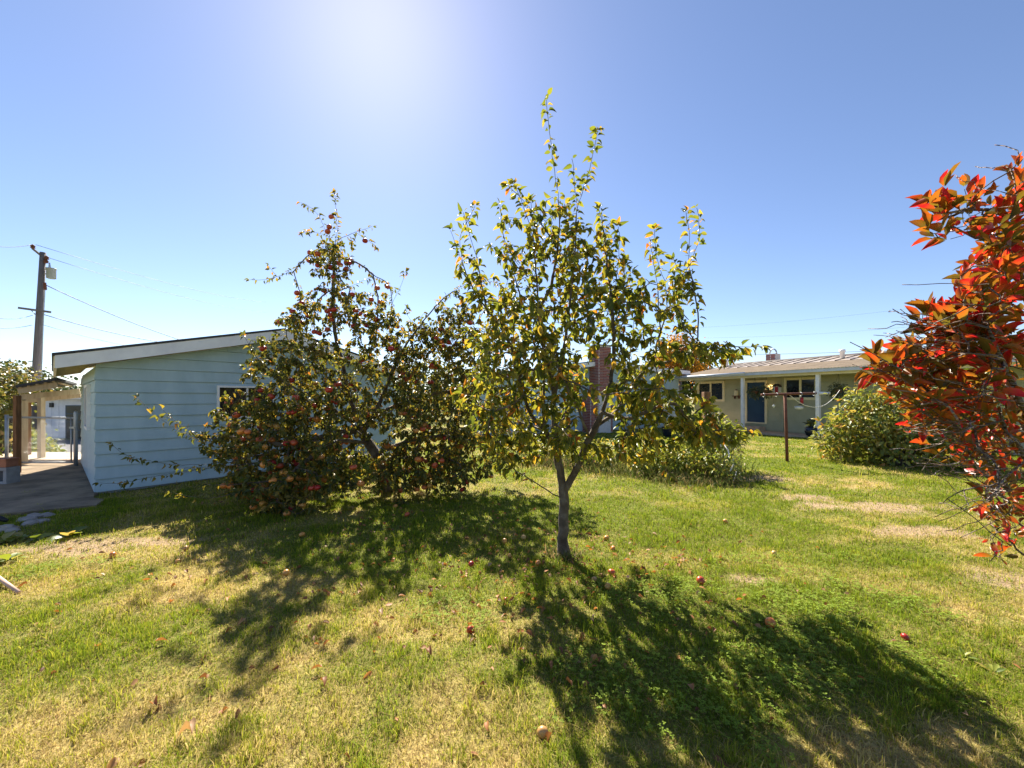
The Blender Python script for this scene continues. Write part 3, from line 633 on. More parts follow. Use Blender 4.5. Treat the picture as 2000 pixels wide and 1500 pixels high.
# ---- white garage across the drive
gx0, gx1, gY = -26.1, -17.5, 22.0; zb = -.75
gar = thing('white_garage', ((gx0 + gx1) / 2, gY, zb), 'white flat-roofed garage with dark door seen past the shed', 'garage')
MB().box(((gx0 + gx1) / 2, gY + 2.5, zb + 1.12), ((gx1 - gx0) / 2, 2.5, 1.12)).build('wall', M['white_wall'], gar)
for k in range(22):
    xx = gx0 + .2 + k * .39
    if -24.85 < xx < -22.1: continue
    MB().box((xx, gY - .012, zb + 1.1), (.17, .012, 1.08)).build('wall_panel', M['white_wall'], gar)
MB().box(((gx0 + gx1) / 2, gY + 2.3, zb + 2.32), ((gx1 - gx0) / 2 + .3, 2.9, .13)).build('roof', M['white_paint'], gar)
MB().box((-23.2, gY - .02, zb + .92), (1.35, .03, .92)).build('garage_door', M['door_blue'], gar)
for k in range(4): MB().box((-23.2, gY - .055, zb + .25 + k * .45), (1.28, .008, .2)).build('door_panel', M['blind'], gar)
MB().box((-25.3, gY - .05, zb + 1.85), (.09, .05, .12)).build('wall_lamp', M['black_rubber'], gar)

# ------------------------------------------------------------------ plants: skeletons, twigs, leaves, fruit
def leaf_template(width=.5, fold=.22, curl=.35, stations=(0, .3, .58, .82, 1)):
    """a leaf 1 long on +Y: folded along the midrib, tip curling down"""
    prof = {0: 0, .3: .92, .58: 1.0, .82: .6, 1: 0}; v = []; idx = []
    for t in stations:
        z = -curl * t * t; w = width / 2 * prof[t]
        if w == 0: idx.append((len(v),)); v.append((0, t, z))
        else:
            idx.append((len(v), len(v) + 1, len(v) + 2)); v += [(-w, t, z + fold * w * 1.4), (0, t, z), (w, t, z + fold * w * 1.4)]
    f = []
    for a, b_ in zip(idx, idx[1:]):
        if len(a) == 1: f += [(a[0], b_[1], b_[0]), (a[0], b_[2], b_[1])]
        elif len(b_) == 1: f += [(a[0], a[1], b_[0]), (a[1], a[2], b_[0])]
        else: f += [(a[0], a[1], b_[1]), (a[0], b_[1], b_[0]), (a[1], a[2], b_[2]), (a[1], b_[2], b_[1])]
    return np.array(v), np.array(f)
TPL = {'apple': leaf_template(.52, .55, .38), 'slim': leaf_template(.42, .35, .25), 'blue': leaf_template(.38, .6, .1), 'round': leaf_template(.75, .3, .3)}
def leaf_mesh_one(kind, mat, var=None):
    v, f = TPL[kind]; v = v.copy()
    if var is not None:
        v[:, 0] *= (1, .82, 1.15, .95, .75, 1.05)[var]; v[:, 2] *= (1, 1.9, .4, 2.6, 1.4, .8)[var]; v[:, 0] += (.0, .12, -.1, .16, -.18, .06)[var] * v[:, 1] ** 2; v[:, 2] += .03 * np.sin(v[:, 1] * 9 + var) * np.sign(v[:, 0])
    me = raw_mesh('leaf', v, f, 3, mat, {'tpos': v[:, 1], 'rnd': np.zeros(len(v))}, True); return me
def frames(dirs, ups, roll):
    """rotation matrices with +Y on dirs, +Z close to ups, rolled"""
    y = dirs / (np.linalg.norm(dirs, axis=1)[:, None] + 1e-9); xx = np.cross(y, ups); xx /= np.linalg.norm(xx, axis=1)[:, None] + 1e-9; z = np.cross(xx, y)
    c, s = np.cos(roll)[:, None], np.sin(roll)[:, None]; x2 = xx * c + z * s; z2 = z * c - xx * s
    return np.stack([x2, y, z2], 2)
def leaves_joined(name, kind, mat, pos, R, size, base, parent, seed=0, stuff=True):
    v, f = TPL[kind]; n = len(pos); r = np.random.default_rng(seed)
    wv = np.ones((n, 1, 3)); wv[:, 0, 0] = r.uniform(.8, 1.2, n); wv[:, 0, 2] = r.uniform(.2, 2.2, n); bendx = r.normal(0, .13, n)
    VL_ = v[None] * wv; VL_[:, :, 0] += bendx[:, None] * v[None, :, 1] ** 2
    VV = np.einsum('nij,nvj->nvi', R, VL_) * size[:, None, None] + (pos - base)[:, None, :]
    FF = f[None] + (np.arange(n) * len(v))[:, None, None]
    me = raw_mesh(name, VV.reshape(-1, 3), FF.reshape(-1, 3), 3, mat, {'rnd': np.repeat(r.random(n), len(v)), 'tpos': np.tile(v[:, 1], n)}, True)
    o = link(name, me, parent)
    if stuff: o['kind'] = 'stuff'
    return o
def leaves_split(kind, mat, pos, R, size, base, parent, n_single, seed):
    """the leaves that show largest become objects of their own; the rest is one part"""
    px = CX + F_PX * pos[:, 0] / np.maximum(pos[:, 1], .1); py = HY - F_PX * (pos[:, 2] - CAM_H) / np.maximum(pos[:, 1], .1)
    vis = (px > 5) & (px < 1995) & (py > 5) & (py < 1495) & (pos[:, 1] > .3)
    score = np.where(vis, size / pos[:, 1], 0); order = np.argsort(-score); one = order[:n_single]; rest = order[n_single:]
    mes = [leaf_mesh_one(kind, mat, k) for k in range(6)]
    for i in one:
        o = link('leaf', mes[i % 6], parent)
        Mx = np.eye(4); Mx[:3, :3] = R[i] * size[i]; Mx[:3, 3] = pos[i] - base; o.matrix_basis = Matrix(Mx.tolist())
    if len(rest): leaves_joined('foliage', kind, mat, pos[rest], R[rest], size[rest], base, parent, seed)
class Skel:
    """a branching skeleton grown node by node"""
    def __init__(s, seed): s.p = []; s.par = []; s.fixed = []; s.tipflag = []; s.r = np.random.default_rng(seed); s.runs = []; s.long = set(); s.sparse = {}; s.thin = 1.0
    def add(s, p, par, tip=False): s.p.append(np.array(p, float)); s.par.append(par); s.tipflag.append(tip); return len(s.p) - 1
    def limb(s, pts, attach=True, step=.07, leafy=None, jit=.006, wig=.007):
        """explicit limb through points; attached to the nearest node"""
        pts = [np.array(p, float) for p in pts]; par = -1
        if s.p and attach:
            A = np.array(s.p); par = int(np.argmin(((A - pts[0]) ** 2).sum(1)))
            pts = [A[par]] + ([pts[0]] if np.linalg.norm(A[par] - pts[0]) > .05 else []) + pts[1:]
        seg = [np.linalg.norm(b_ - a) for a, b_ in zip(pts, pts[1:])]; cum = np.concatenate([[0], np.cumsum(seg)]); n = max(2, int(cum[-1] / step)); A = np.array(pts)
        ids = []
        tt = np.linspace(0, cum[-1], n + 1); xs = np.stack([np.interp(tt, cum, A[:, k]) for k in range(3)], 1)
        for _ in range(2): xs[1:-1] = .25 * xs[:-2] + .5 * xs[1:-1] + .25 * xs[2:]
        xs[1:-1] += s.r.normal(0, wig, xs[1:-1].shape) * .5
        for i, x in enumerate(xs):
            if i == 0 and par >= 0: continue
            par = s.add(x, par); ids.append(par)
        if leafy is not None: s.runs.append(ids[int(len(ids) * leafy):]); s.long.add(len(s.runs) - 1); s.sparse[len(s.runs) - 1] = s.thin
        return ids
    def tip(s, t, sag=.12, minz=.03, step=.055, up=0.0):
        """grow from the nearest node to t with a bend"""
        A = np.array(s.p); t = np.array(t, float); d = A - t; cost = (d ** 2).sum(1) + .25 * np.maximum(d[:, 2], 0) ** 2 * 0 + s.r.random(len(A)) * .004
        j = int(np.argmin(cost)); a = A[j]; L_ = np.linalg.norm(t - a); n = max(2, int(L_ / step)); par = j; ids = []
        pd = a - A[s.par[j]] if s.par[j] >= 0 else np.array((0, 0, 1.0)); pd = pd / (np.linalg.norm(pd) + 1e-9)
        c1 = a + pd * L_ * .33 + np.array((0, 0, up * L_)); c2 = t + np.array((0, 0, sag * L_)) + s.r.normal(0, .08 * L_, 3)
        for i in range(1, n + 1):
            u = i / n; x = (1 - u) ** 3 * a + 3 * u * (1 - u) ** 2 * c1 + 3 * u * u * (1 - u) * c2 + u ** 3 * t; x = x + s.r.normal(0, .006, 3); x[2] = max(x[2], minz)
            par = s.add(x, par, True); ids.append(par)
        s.runs.append(ids); return ids
    def radii(s, r_tip=.0022, ex=.46, trunk=None):
        n = len(s.p); w = np.zeros(n); ch = [0] * n
        for i in range(n):
            if s.par[i] >= 0: ch[s.par[i]] += 1
        for i in range(n - 1, -1, -1):
            if ch[i] == 0: w[i] += 1
            w[i] += .02
            if s.par[i] >= 0: w[s.par[i]] += w[i]
        s.w = w; rad = r_tip * w ** ex
        if trunk: rad = rad * 1.0; k = trunk / rad[0]; rad = rad * (1 + (k - 1) * sst(0, 1, np.log(w + 1) / math.log(w[0] + 1)))
        if trunk:
            zz = np.array(s.p)[:, 2]; rad = np.where(w > .9 * w[0], rad * (1 + .45 * np.exp(-np.maximum(zz, 0) / .07)), rad)
        s.rad = rad; return rad
    def chains(s):
        n = len(s.p); kids = [[] for _ in range(n)]
        for i in range(n):
            if s.par[i] >= 0: kids[s.par[i]].append(i)
        out = []; stack = [(0, -1)]
        while stack:
            st, pr = stack.pop(); ch = [pr, st] if pr >= 0 else [st]; c = st
            while kids[c]:
                k = sorted(kids[c], key=lambda q: -s.w[q]); c2 = k[0]
                for q in k[1:]: stack.append((q, c))
                ch.append(c2); c = c2
            out.append(ch)
        return out
    def build(s, parent, base, bark_m, twig_m, limb_r=.013, trunk_name='trunk', max_limbs=60):
        ch = s.chains(); tw = MB(); nl = 0
        for k, c in enumerate(ch):
            if len(c) < 2: continue
            pts = [s.p[i] for i in c]; rr = [s.rad[i] for i in c]
            if len(c) > 2 and k > 0: rr[0] = rr[1]
            big = rr[1 if k else 0]
            if k == 0: MB().tube(pts, rr, 12).build(trunk_name, bark_m, parent, True)
            elif big > limb_r and nl < max_limbs: MB().tube(pts, rr, 8).build('branch', bark_m, parent, True); nl += 1
            else: tw.tube(pts, np.maximum(rr, .0011), 4 if big < .006 else 5, False)
        if tw.v:
            o = tw.build('twigs', twig_m, parent, True); o['kind'] = 'stuff'
    def leaf_sites(s, spacing=.03, last=.4, ang=1.0, droop=.5, lsize=(.06, .1), end=3):
        """positions, directions and sizes of leaves along the grown runs"""
        P_, D_, S_ = [], [], []; r = s.r
        for ri, ids in enumerate(s.runs):
            if len(ids) < 2: continue
            pts = np.array([s.p[i] for i in ids]); d = np.diff(pts, axis=0); sl = np.linalg.norm(d, axis=1); L_ = sl.sum(); cum = np.concatenate([[0], np.cumsum(sl)])
            t0 = 0 if ri in s.long else max(0, L_ - last); n = max(1, int((L_ - t0) / spacing)); ph = r.uniform(0, 6.28)
            ts = list(np.linspace(t0, L_, n)) + [L_] * end
            thin = s.sparse.get(ri, 1.0); fq = r.uniform(11, 19)
            for k, t in enumerate(ts):
                if ri in s.long and r.random() > thin * (.45 + .55 * (math.sin(t * fq + ph) > -.2)): continue
                q = np.array([np.interp(t, cum, pts[:, a]) for a in range(3)]); j = min(int(np.searchsorted(cum, t)), len(d)) - 1; ax = d[max(j, 0)] / (sl[max(j, 0)] + 1e-9)
                e1 = np.cross(ax, (0, 0, 1) if abs(ax[2]) < .95 else (1, 0, 0)); e1 /= np.linalg.norm(e1); e2 = np.cross(ax, e1); a = ph + k * 2.4 + r.normal(0, .3)
                spread = ang * r.uniform(.6, 1.3) if t < L_ - 1e-6 else r.uniform(.2, .8)
                dd = ax * math.cos(spread) + (e1 * math.cos(a) + e2 * math.sin(a)) * math.sin(spread); dd = dd + np.array((0, 0, -droop * r.uniform(.2, 1.4)))
                dd /= np.linalg.norm(dd); P_.append(q + dd * .012); D_.append(dd); S_.append(r.uniform(*lsize))
        return np.array(P_), np.array(D_), np.array(S_)
def sample_blob(r, bl):
    x, y, rx, ry, Y, dY, n = bl; out = []
    while len(out) < n:
        v = r.normal(0, 1, 3); v /= np.linalg.norm(v); v *= r.random() ** .42
        out.append(P(x + v[0] * rx, y + v[1] * ry, Y + v[2] * dY))
    return out
def leafR(D_, r, upmix=.35):
    ups = np.tile((0, 0, 1.0), (len(D_), 1)) + r.normal(0, .45, (len(D_), 3)); return frames(D_, ups, r.normal(0, .45, len(D_)))

# ---- front apple tree
FT = np.array((*G(1100, 1083)[:2], 0.0)); FY = FT[1]
ft = thing('apple_tree', FT, 'slender young apple tree standing alone on the near lawn, centre', 'tree')
def px(lst): return [P(a, b_, FY + c) for a, b_, c in lst]
S = Skel(3)
S.limb([FT - (0, 0, .05)] + px([(1099, 1040, 0), (1101, 1000, 0), (1102, 970, 0), (1095, 925, 0), (1089, 885, .02), (1084, 850, .03), (1082, 800, .04), (1080, 755, .04), (1072, 715, .03), (1058, 660, .02), (1052, 605, 0), (1049, 560, 0), (1042, 470, -.03), (1037, 395, -.05)]), False, leafy=.55, wig=.006)
L = S.limb
L(px([(1052, 605, 0), (1066, 580, .03), (1078, 560, .06), (1089, 484, .1), (1093, 433, .1), (1091, 390, .1), (1083, 332, .08), (1070, 231, .05), (1068, 188, .05)]), leafy=.3)
L(px([(1082, 790, .04), (1100, 690, -.1), (1112, 600, -.12), (1116, 560, -.12), (1126, 471, -.1), (1122, 420, -.1), (1150, 340, -.08), (1167, 256, -.05)]), leafy=.35)
L(px([(1088, 880, 0), (1075, 860, .05), (1062, 835, .08), (1060, 790, .1), (1064, 735, .14), (1040, 660, .25), (1010, 560, .3), (985, 470, .3), (976, 400, .28)]), leafy=.4)
L(px([(1062, 838, .08), (1037, 814, .1), (1012, 745, .12), (999, 672, .14), (979, 639, .15), (950, 605, .15), (924, 567, .12), (905, 520, .1), (895, 465, .1), (928, 402, .08)]), leafy=.35)
L(px([(905, 520, .1), (890, 480, .05), (880, 450, .03)]), leafy=.1)
L(px([(1100, 972, 0), (1062, 952, -.1), (1015, 926, -.2), (985, 900, -.26), (955, 870, -.3)]), leafy=.4)
L(px([(1104, 968, 0), (1120, 930, -.03), (1135, 895, -.06), (1150, 862, -.1), (1160, 837, -.12), (1178, 805, -.15), (1187, 775, -.18), (1196, 727, -.2), (1200, 680, -.2), (1195, 600, -.2), (1185, 510, -.18), (1175, 415, -.15)]), leafy=.4)
L(px([(1178, 803, -.15), (1222, 822, -.25), (1274, 800, -.35), (1320, 780, -.45), (1326, 787, -.47), (1345, 830, -.5), (1375, 845, -.55), (1420, 838, -.6), (1468, 843, -.65)]), leafy=.3)
L(px([(1160, 836, -.12), (1210, 800, .1), (1245, 738, .15), (1269, 716, .12), (1290, 650, .1), (1304, 605, .1), (1327, 560, .1), (1346, 515, .08), (1365, 475, .06), (1367, 432, .05), (1361, 406, .05)]), leafy=.3)
L(px([(1304, 605, .1), (1301, 550, .12), (1284, 517, .12), (1278, 449, .1)]), leafy=.1)
L(px([(1274, 712, .1), (1330, 700, -.1), (1359, 688, -.25), (1365, 624, -.2), (1357, 571, -.18), (1346, 522, -.15)]), leafy=.5)
L(px([(1359, 688, -.25), (1400, 668, -.4), (1440, 682, -.5), (1485, 676, -.55)]), leafy=.1)
L(px([(1222, 822, -.25), (1252, 864, -.35), (1284, 891, -.4), (1310, 930, -.42)]), leafy=.2)
L(px([(1152, 868, -.1), (1182, 871, -.25), (1215, 880, -.35), (1250, 895, -.4)]), leafy=.2)
L(px([(1326, 787, -.47), (1350, 840, -.4), (1358, 880, -.38)]), leafy=.2)
L(px([(1150, 860, -.1), (1130, 800, -.4), (1100, 740, -.6), (1080, 690, -.7)]), leafy=.4)
L(px([(1084, 850, .03), (1120, 780, .5), (1150, 700, .8), (1170, 620, .8)]), leafy=.4)
L(px([(1062, 838, .08), (1000, 820, .5), (960, 770, .7), (930, 720, .7)]), leafy=.4)
L(px([(1089, 484, .1), (1060, 440, .0), (1020, 390, .05), (992, 362, .05)]), leafy=.2)
for a, b_, c, d_ in ((1126, 471, 1117, 310), (1185, 520, 1170, 410), (1195, 600, 1210, 455), (1200, 640, 1222, 520), (1040, 470, 1005, 360), (1290, 650, 1270, 470), (950, 605, 905, 415), (1210, 800, 1240, 610), (1346, 515, 1340, 415)):
    L(px([(a, b_, 0), ((a + c) / 2 + 5, (b_ + d_) / 2, -.05), (c, d_, -.05)]), leafy=.15)
for bl in [(1060, 640, 110, 110, 3.9, .55, 42), (1180, 620, 95, 100, 3.75, .5, 38), (1020, 750, 120, 90, 3.8, .6, 46), (1180, 750, 120, 85, 3.7, .6, 40), (1030, 850, 100, 50, 3.65, .5, 26), (1290, 650, 65, 80, 3.6, .35, 22), (1285, 780, 110, 55, 3.45, .4, 34),
           (1395, 685, 75, 22, 3.3, .2, 12), (1390, 850, 75, 30, 3.25, .2, 14), (925, 540, 40, 60, 3.9, .25, 12), (1085, 500, 80, 70, 3.9, .35, 24), (950, 790, 70, 70, 3.95, .45, 20), (1000, 620, 80, 70, 4.0, .4, 20), (1110, 850, 60, 40, 3.6, .5, 8), (1250, 860, 70, 40, 3.4, .3, 16), (1340, 830, 90, 40, 3.5, .3, 22), (1100, 780, 120, 80, 4.1, .6, 30), (1010, 680, 110, 90, 3.6, .4, 24), (1150, 880, 60, 30, 3.7, .4, 8), (980, 880, 60, 40, 3.7, .3, 10), (1085, 430, 55, 60, 3.9, .25, 14), (1175, 490, 55, 60, 3.8, .25, 16), (1010, 490, 55, 70, 3.9, .3, 16), (1225, 570, 45, 70, 3.8, .25, 16), (950, 640, 45, 60, 3.9, .3, 12), (1325, 560, 35, 70, 3.7, .15, 12), (1120, 600, 80, 70, 3.9, .4, 18)]:
    bl = (*bl[:5], bl[5] * 1.4, int(bl[6] * 1.7))
    for t in sample_blob(S.r, bl):
        tx, ty = CX + F_PX * t[0] / t[1], HY - F_PX * (t[2] - CAM_H) / t[1]
        if 1122 < tx < 1205 and 650 < ty < 860 and S.r.random() < .8: continue      # open window in the crown, right of the trunk
        S.tip(t, sag=.05, up=.1)
S.radii(.0023, .41, .048)
S.build(ft, FT, M['bark_apple'], M['bark_twig'], .011)
p_, d_, s_ = S.leaf_sites(.0175, .6, 1.05, .5, (.042, .090), 4)
leaves_split('apple', M['leaf_front'], p_, leafR(d_, S.r), s_, FT, ft, 300, 5)
N_FT = len(p_)

# apples: one mesh, a dimpled globe with a stalk
def apple_mesh(name, mat, stalk=True):
    mb = MB(); prof = []
    for i in range(11):
        a = math.pi * i / 10; rr = math.sin(a) * (1 + .08 * math.cos(a)); z = -math.cos(a) * .9
        if i >= 8: z -= .16 * (i - 7) / 3 * (1.0 if i < 10 else 1.35)
        if i <= 1: z += .08 * (2 - i)
        prof.append((max(rr, .02), z))
    mb.lathe(prof, (0, 0, 0), 14)
    if stalk: mb.tube([(0, 0, .62), (.02, .01, .95), (.06, .03, 1.25)], [.04, .035, .05], 4)
    me = bpy.data.meshes.new(name); me.from_pydata(mb.v, [], mb.f); me.materials.append(mat); me.update()
    for q in me.polygons: q.use_smooth = True
    return me
AP_R, AP_O, AP_P = apple_mesh('apple', M['apple_red']), apple_mesh('apple', M['apple_orange']), apple_mesh('apple', M['apple_pale'], False)

# ---- the old apple tree in front of the shed, heavy with fruit
BT = np.array((*G(757, 958)[:2], 0.0)); BY = BT[1]
bt = thing('apple_tree', BT, 'broad old apple tree full of red and orange apples beside the blue shed', 'tree')
S = Skel(9); L = S.limb
def pb(lst): return [P(a, b_, BY + c) for a, b_, c in lst]
L([BT - (0, 0, .05)] + pb([(753, 915, -.02), (735, 885, 0), (717, 862, 0), (708, 844, 0), (694, 810, .02), (684, 780, .03), (677, 750, .03), (666, 696, 0), (657, 677, 0), (651, 609, 0), (650, 564, 0), (654, 496, 0), (659, 451, 0), (654, 378, 0)]), False, leafy=.75, wig=.008)
for lm in ([(708, 844, 0), (726, 818, 0), (745, 780, 0), (770, 715, 0), (793, 673, 0), (830, 622, 0), (866, 582, 0), (895, 562, 0), (924, 546, .0), (950, 546, 0), (979, 557, .0), (1005, 590, .05)],
           [(717, 862, 0), (690, 840, -.3), (640, 850, -.6), (580, 870, -.9), (500, 890, -1.0)], [(708, 844, 0), (640, 790, -.3), (560, 750, -.5), (500, 700, -.6), (476, 655, -.65)],
           [(726, 818, 0), (780, 790, .3), (840, 770, .4), (910, 760, .4)], [(694, 810, 0), (700, 750, .5), (730, 700, .8), (760, 650, .9)], [(740, 885, 0), (800, 860, -.2), (860, 850, -.2), (920, 860, 0)],
           [(717, 862, 0), (660, 860, -.7), (610, 890, -1.1), (560, 930, -1.4), (540, 980, -1.5)], [(766, 690, 0), (830, 690, .3), (890, 680, .5)], [(684, 780, 0), (600, 700, .1), (560, 660, .2)]):
    L(pb(lm), leafy=.6)
S.thin = .55
for lm in ([(655, 505, 0), (625, 490, 0), (598, 500, -.05), (577, 528, -.05), (541, 541, -.05), (507, 549, -.05), (488, 546, -.05)], [(653, 569, 0), (684, 559, 0), (725, 541, -.02)], [(654, 500, 0), (677, 507, 0), (707, 516, 0), (727, 537, -.02), (752, 548, -.04), (765, 564, -.05), (765, 612, -.05)],
           [(661, 468, 0), (695, 453, 0), (727, 442, 0)], [(693, 455, 0), (713, 466, 0), (735, 482, 0)], [(652, 480, 0), (639, 462, 0), (627, 428, 0), (607, 403, 0), (587, 396, 0)], [(640, 462, 0), (607, 450, 0), (592, 455, 0)],
           [(765, 590, -.05), (783, 560, -.05), (792, 528, -.05)], [(577, 528, -.05), (584, 566, -.05)], [(541, 541, -.05), (525, 520, -.05)], [(652, 560, 0), (625, 580, -.05), (600, 620, -.1), (590, 665, -.1)], [(727, 537, 0), (740, 590, 0), (735, 640, 0)], [(684, 559, 0), (676, 610, 0), (690, 650, 0)]):
    L(pb(lm), leafy=.15, wig=.008)
S.thin = .48
for lm in ([(560, 870, -.9), (450, 852, -.95), (386, 860, -1.0), (340, 835, -1.0), (300, 810, -1.0), (269, 777, -1.0)], [(450, 852, -.95), (400, 860, -1.05), (345, 825, -1.1), (312, 795, -1.1)],
           [(500, 890, -1.0), (400, 908, -1.1), (330, 907, -1.15), (260, 895, -1.15), (230, 880, -1.15), (219, 868, -1.15)], [(500, 892, -1.0), (400, 916, -1.1), (300, 930, -1.15), (230, 945, -1.15), (195, 943, -1.15)]):
    L(pb(lm), leafy=.45, wig=.008)
for lm in ([(560, 905, -1.1), (480, 906, -1.3), (400, 912, -1.4), (352, 915, -1.4)], [(560, 930, -1.4), (430, 950, -1.45), (375, 938, -1.5)], [(555, 950, -1.4), (400, 975, -1.5), (335, 962, -1.55)]):
    L(pb(lm), leafy=.55, wig=.008)
fruit = []
for bl in [(555, 850, 130, 95, 5.75, .6, 140), (690, 760, 160, 95, 6.4, .9, 150), (850, 745, 105, 110, 6.6, .8, 125), (620, 920, 100, 65, 5.35, .45, 85), (525, 950, 85, 55, 5.1, .35, 70), (850, 860, 95, 65, 6.4, .7, 80), (470, 880, 85, 55, 5.35, .4, 50), (650, 600, 75, 60, 6.5, .7, 54),
           (648, 510, 50, 55, 6.5, .55, 40), (740, 620, 65, 65, 6.5, .7, 50), (590, 640, 65, 50, 6.4, .6, 34), (550, 720, 80, 50, 6.1, .5, 44), (900, 640, 65, 65, 6.4, .5, 50), (775, 900, 55, 50, 5.9, .35, 26), (600, 790, 110, 70, 5.9, .6, 70), (760, 830, 90, 50, 6.0, .5, 40), (790, 985, 14, 25, 5.5, .1, 4), (560, 1000, 60, 22, 5.05, .2, 18), (845, 905, 80, 40, 6.2, .5, 60), (905, 850, 55, 70, 6.6, .5, 50), (640, 870, 60, 50, 6.4, .5, 45), (930, 720, 50, 90, 6.8, .5, 50), (500, 800, 90, 50, 5.7, .4, 40), (960, 800, 60, 80, 7.0, .5, 60), (985, 700, 50, 70, 7.2, .4, 40), (800, 690, 90, 60, 6.8, .6, 50), (720, 900, 90, 40, 6.9, .4, 40), (870, 650, 80, 50, 6.7, .5, 60), (760, 690, 80, 40, 6.5, .5, 40), (440, 850, 60, 50, 5.6, .3, 20), (520, 690, 50, 40, 6.0, .3, 18), (610, 690, 70, 40, 6.2, .4, 30), (860, 930, 90, 28, 6.0, .5, 55), (770, 935, 60, 25, 5.8, .4, 28), (930, 900, 60, 35, 6.2, .4, 30)]:
    bl = (*bl[:6], int(bl[6] * 1.45))
    for t in sample_blob(S.r, bl):
        ids = S.tip(t, sag=.3, up=.15, minz=.06)
        fruit.append((ids[-1] if S.r.random() < .5 else ids[len(ids) // 2]))
S.radii(.0022, .43, .085)
S.build(bt, BT, M['bark_apple'], M['bark_twig'], .012)
p_, d_, s_ = S.leaf_sites(.012, .6, 1.1, .5, (.040, .082), 5)
leaves_split('apple', M['leaf_back'], p_, leafR(d_, S.r), s_, BT, bt, 300, 6)
N_BT = len(p_)
r = np.random.default_rng(21); napp = 0; taken = []
hand = [P(x_, y_, BY + dy) for x_, y_, dy in ((647, 423, -.05), (643, 443, -.05), (640, 452, -.05), (606, 493, -.05), (604, 510, -.1), (622, 515, -.1), (656, 513, -.1), (665, 517, -.1), (676, 526, -.1), (674, 535, -.12), (652, 541, -.1), (682, 514, -.05), (713, 470, 0), (580, 572, -.1), (589, 592, -.1), (602, 617, -.1), (591, 630, -.1), (633, 567, -.1), (639, 608, -.1), (646, 615, -.1), (648, 624, -.1), (640, 643, -.1), (737, 562, -.1), (757, 560, -.1), (725, 585, -.1), (743, 590, -.1), (733, 624, -.1), (671, 574, -.1), (688, 575, -.1), (624, 651, -.15), (614, 648, -.15))]
for h_ in hand:
    o = link('apple', AP_R, bt); k = r.uniform(.040, .047); o.location = Vector(h_ - BT); o.scale = (k, k, k * .95); o.rotation_euler = (r.normal(0, .3), r.normal(0, .3), r.uniform(0, 6)); taken.append(h_)
for i in r.permutation(fruit):
    q = S.p[i] + np.array((0, 0, -.055))
    if q[2] < .06 or napp >= 260: continue
    sx = CX + F_PX * q[0] / q[1]; sy = HY - F_PX * (q[2] - CAM_H) / q[1]
    if r.random() > (.85 if q[1] < 6.0 else .5): continue
    if taken and np.min(((np.array(taken) - q) ** 2).sum(1)) < .085 ** 2: continue
    red = r.random() < sst(.8, 2.2, q[2]) * .9 + .3
    taken.append(q); o = link('apple', AP_R if red else AP_O, bt); k = r.uniform(.041, .053); o.location = Vector(q - BT); o.scale = (k, k, k * r.uniform(.88, 1)); o.rotation_euler = (r.normal(0, .35), r.normal(0, .35), r.uniform(0, 6)); napp += 1
    if r.random() < .4 and napp < 258:
        q = q + np.array((r.choice((-1, 1)) * k * 1.7, r.normal(0, .03), r.normal(-.02, .03))); k = k * r.uniform(.75, 1); taken.append(q)
        o = link('apple', AP_R if red else AP_O, bt); o.location = Vector(q - BT); o.scale = (k, k, k * r.uniform(.85, 1)); o.rotation_euler = (r.normal(0, .35), r.normal(0, .35), r.uniform(0, 6)); napp += 1

# ---- shrub with red autumn leaves at the right edge, close to the viewer
RS = np.array((2.45, 1.75, 0.0))
rs = thing('autumn_shrub', RS, 'twiggy shrub with red and orange autumn leaves at right edge, very near', 'shrub')
S = Skel(31); L = S.limb
L([RS - (0, 0, .05), RS + (-.02, .02, .12), RS + (-.03, .03, .25)], False, step=.05)
stem_targets = [((1960, 420), 1.55), ((1880, 560), 1.5), ((1760, 690), 1.45), ((1820, 800), 1.5), ((1880, 900), 1.55), ((1930, 1020), 1.6), ((1990, 330), 1.6), ((1850, 700), 1.7), ((1930, 640), 1.35), ((1950, 800), 1.35), ((2060, 600), 1.7), ((2150, 400), 1.7), ((2200, 760), 1.8), ((2050, 900), 1.5)]
for (a, b_), Y in stem_targets:
    t = P(a, b_, Y); m1 = RS + (t - RS) * .35 + (.12, .0, .35 * (t[2] > 1.0)); m2 = RS + (t - RS) * .72 + (.08, 0, .1)
    L([RS + (-.03, .03, .22), m1, m2, t], leafy=.62, step=.05, wig=.01)
for bl in [(1870, 425, 90, 60, 1.5, .14, 26), (1950, 540, 70, 70, 1.5, .2, 30), (1900, 650, 85, 40, 1.5, .18, 26), (1970, 470, 50, 90, 1.55, .15, 20), (1950, 960, 55, 50, 1.55, .2, 22), (1940, 690, 90, 60, 1.5, .22, 46), (1800, 720, 90, 40, 1.5, .2, 56), (1880, 790, 110, 60, 1.5, .25, 60), (1950, 860, 80, 70, 1.5, .25, 46), (1890, 890, 70, 50, 1.55, .2, 26), (1810, 800, 70, 60, 1.6, .2, 44), (1960, 1010, 45, 55, 1.55, .15, 20), (1740, 715, 50, 26, 1.45, .12, 20), (1850, 630, 60, 35, 1.5, .15, 26), (1920, 600, 70, 50, 1.5, .2, 30), (1960, 520, 45, 60, 1.5, .2, 20), (1985, 380, 40, 60, 1.55, .15, 12), (1955, 1060, 35, 35, 1.6, .1, 8), (2120, 650, 110, 300, 1.7, .3, 60)]:
    bl = (*bl[:6], int(bl[6] * 1.2))
    for t in sample_blob(S.r, bl): S.tip(t, sag=-.03, up=.0, step=.045)
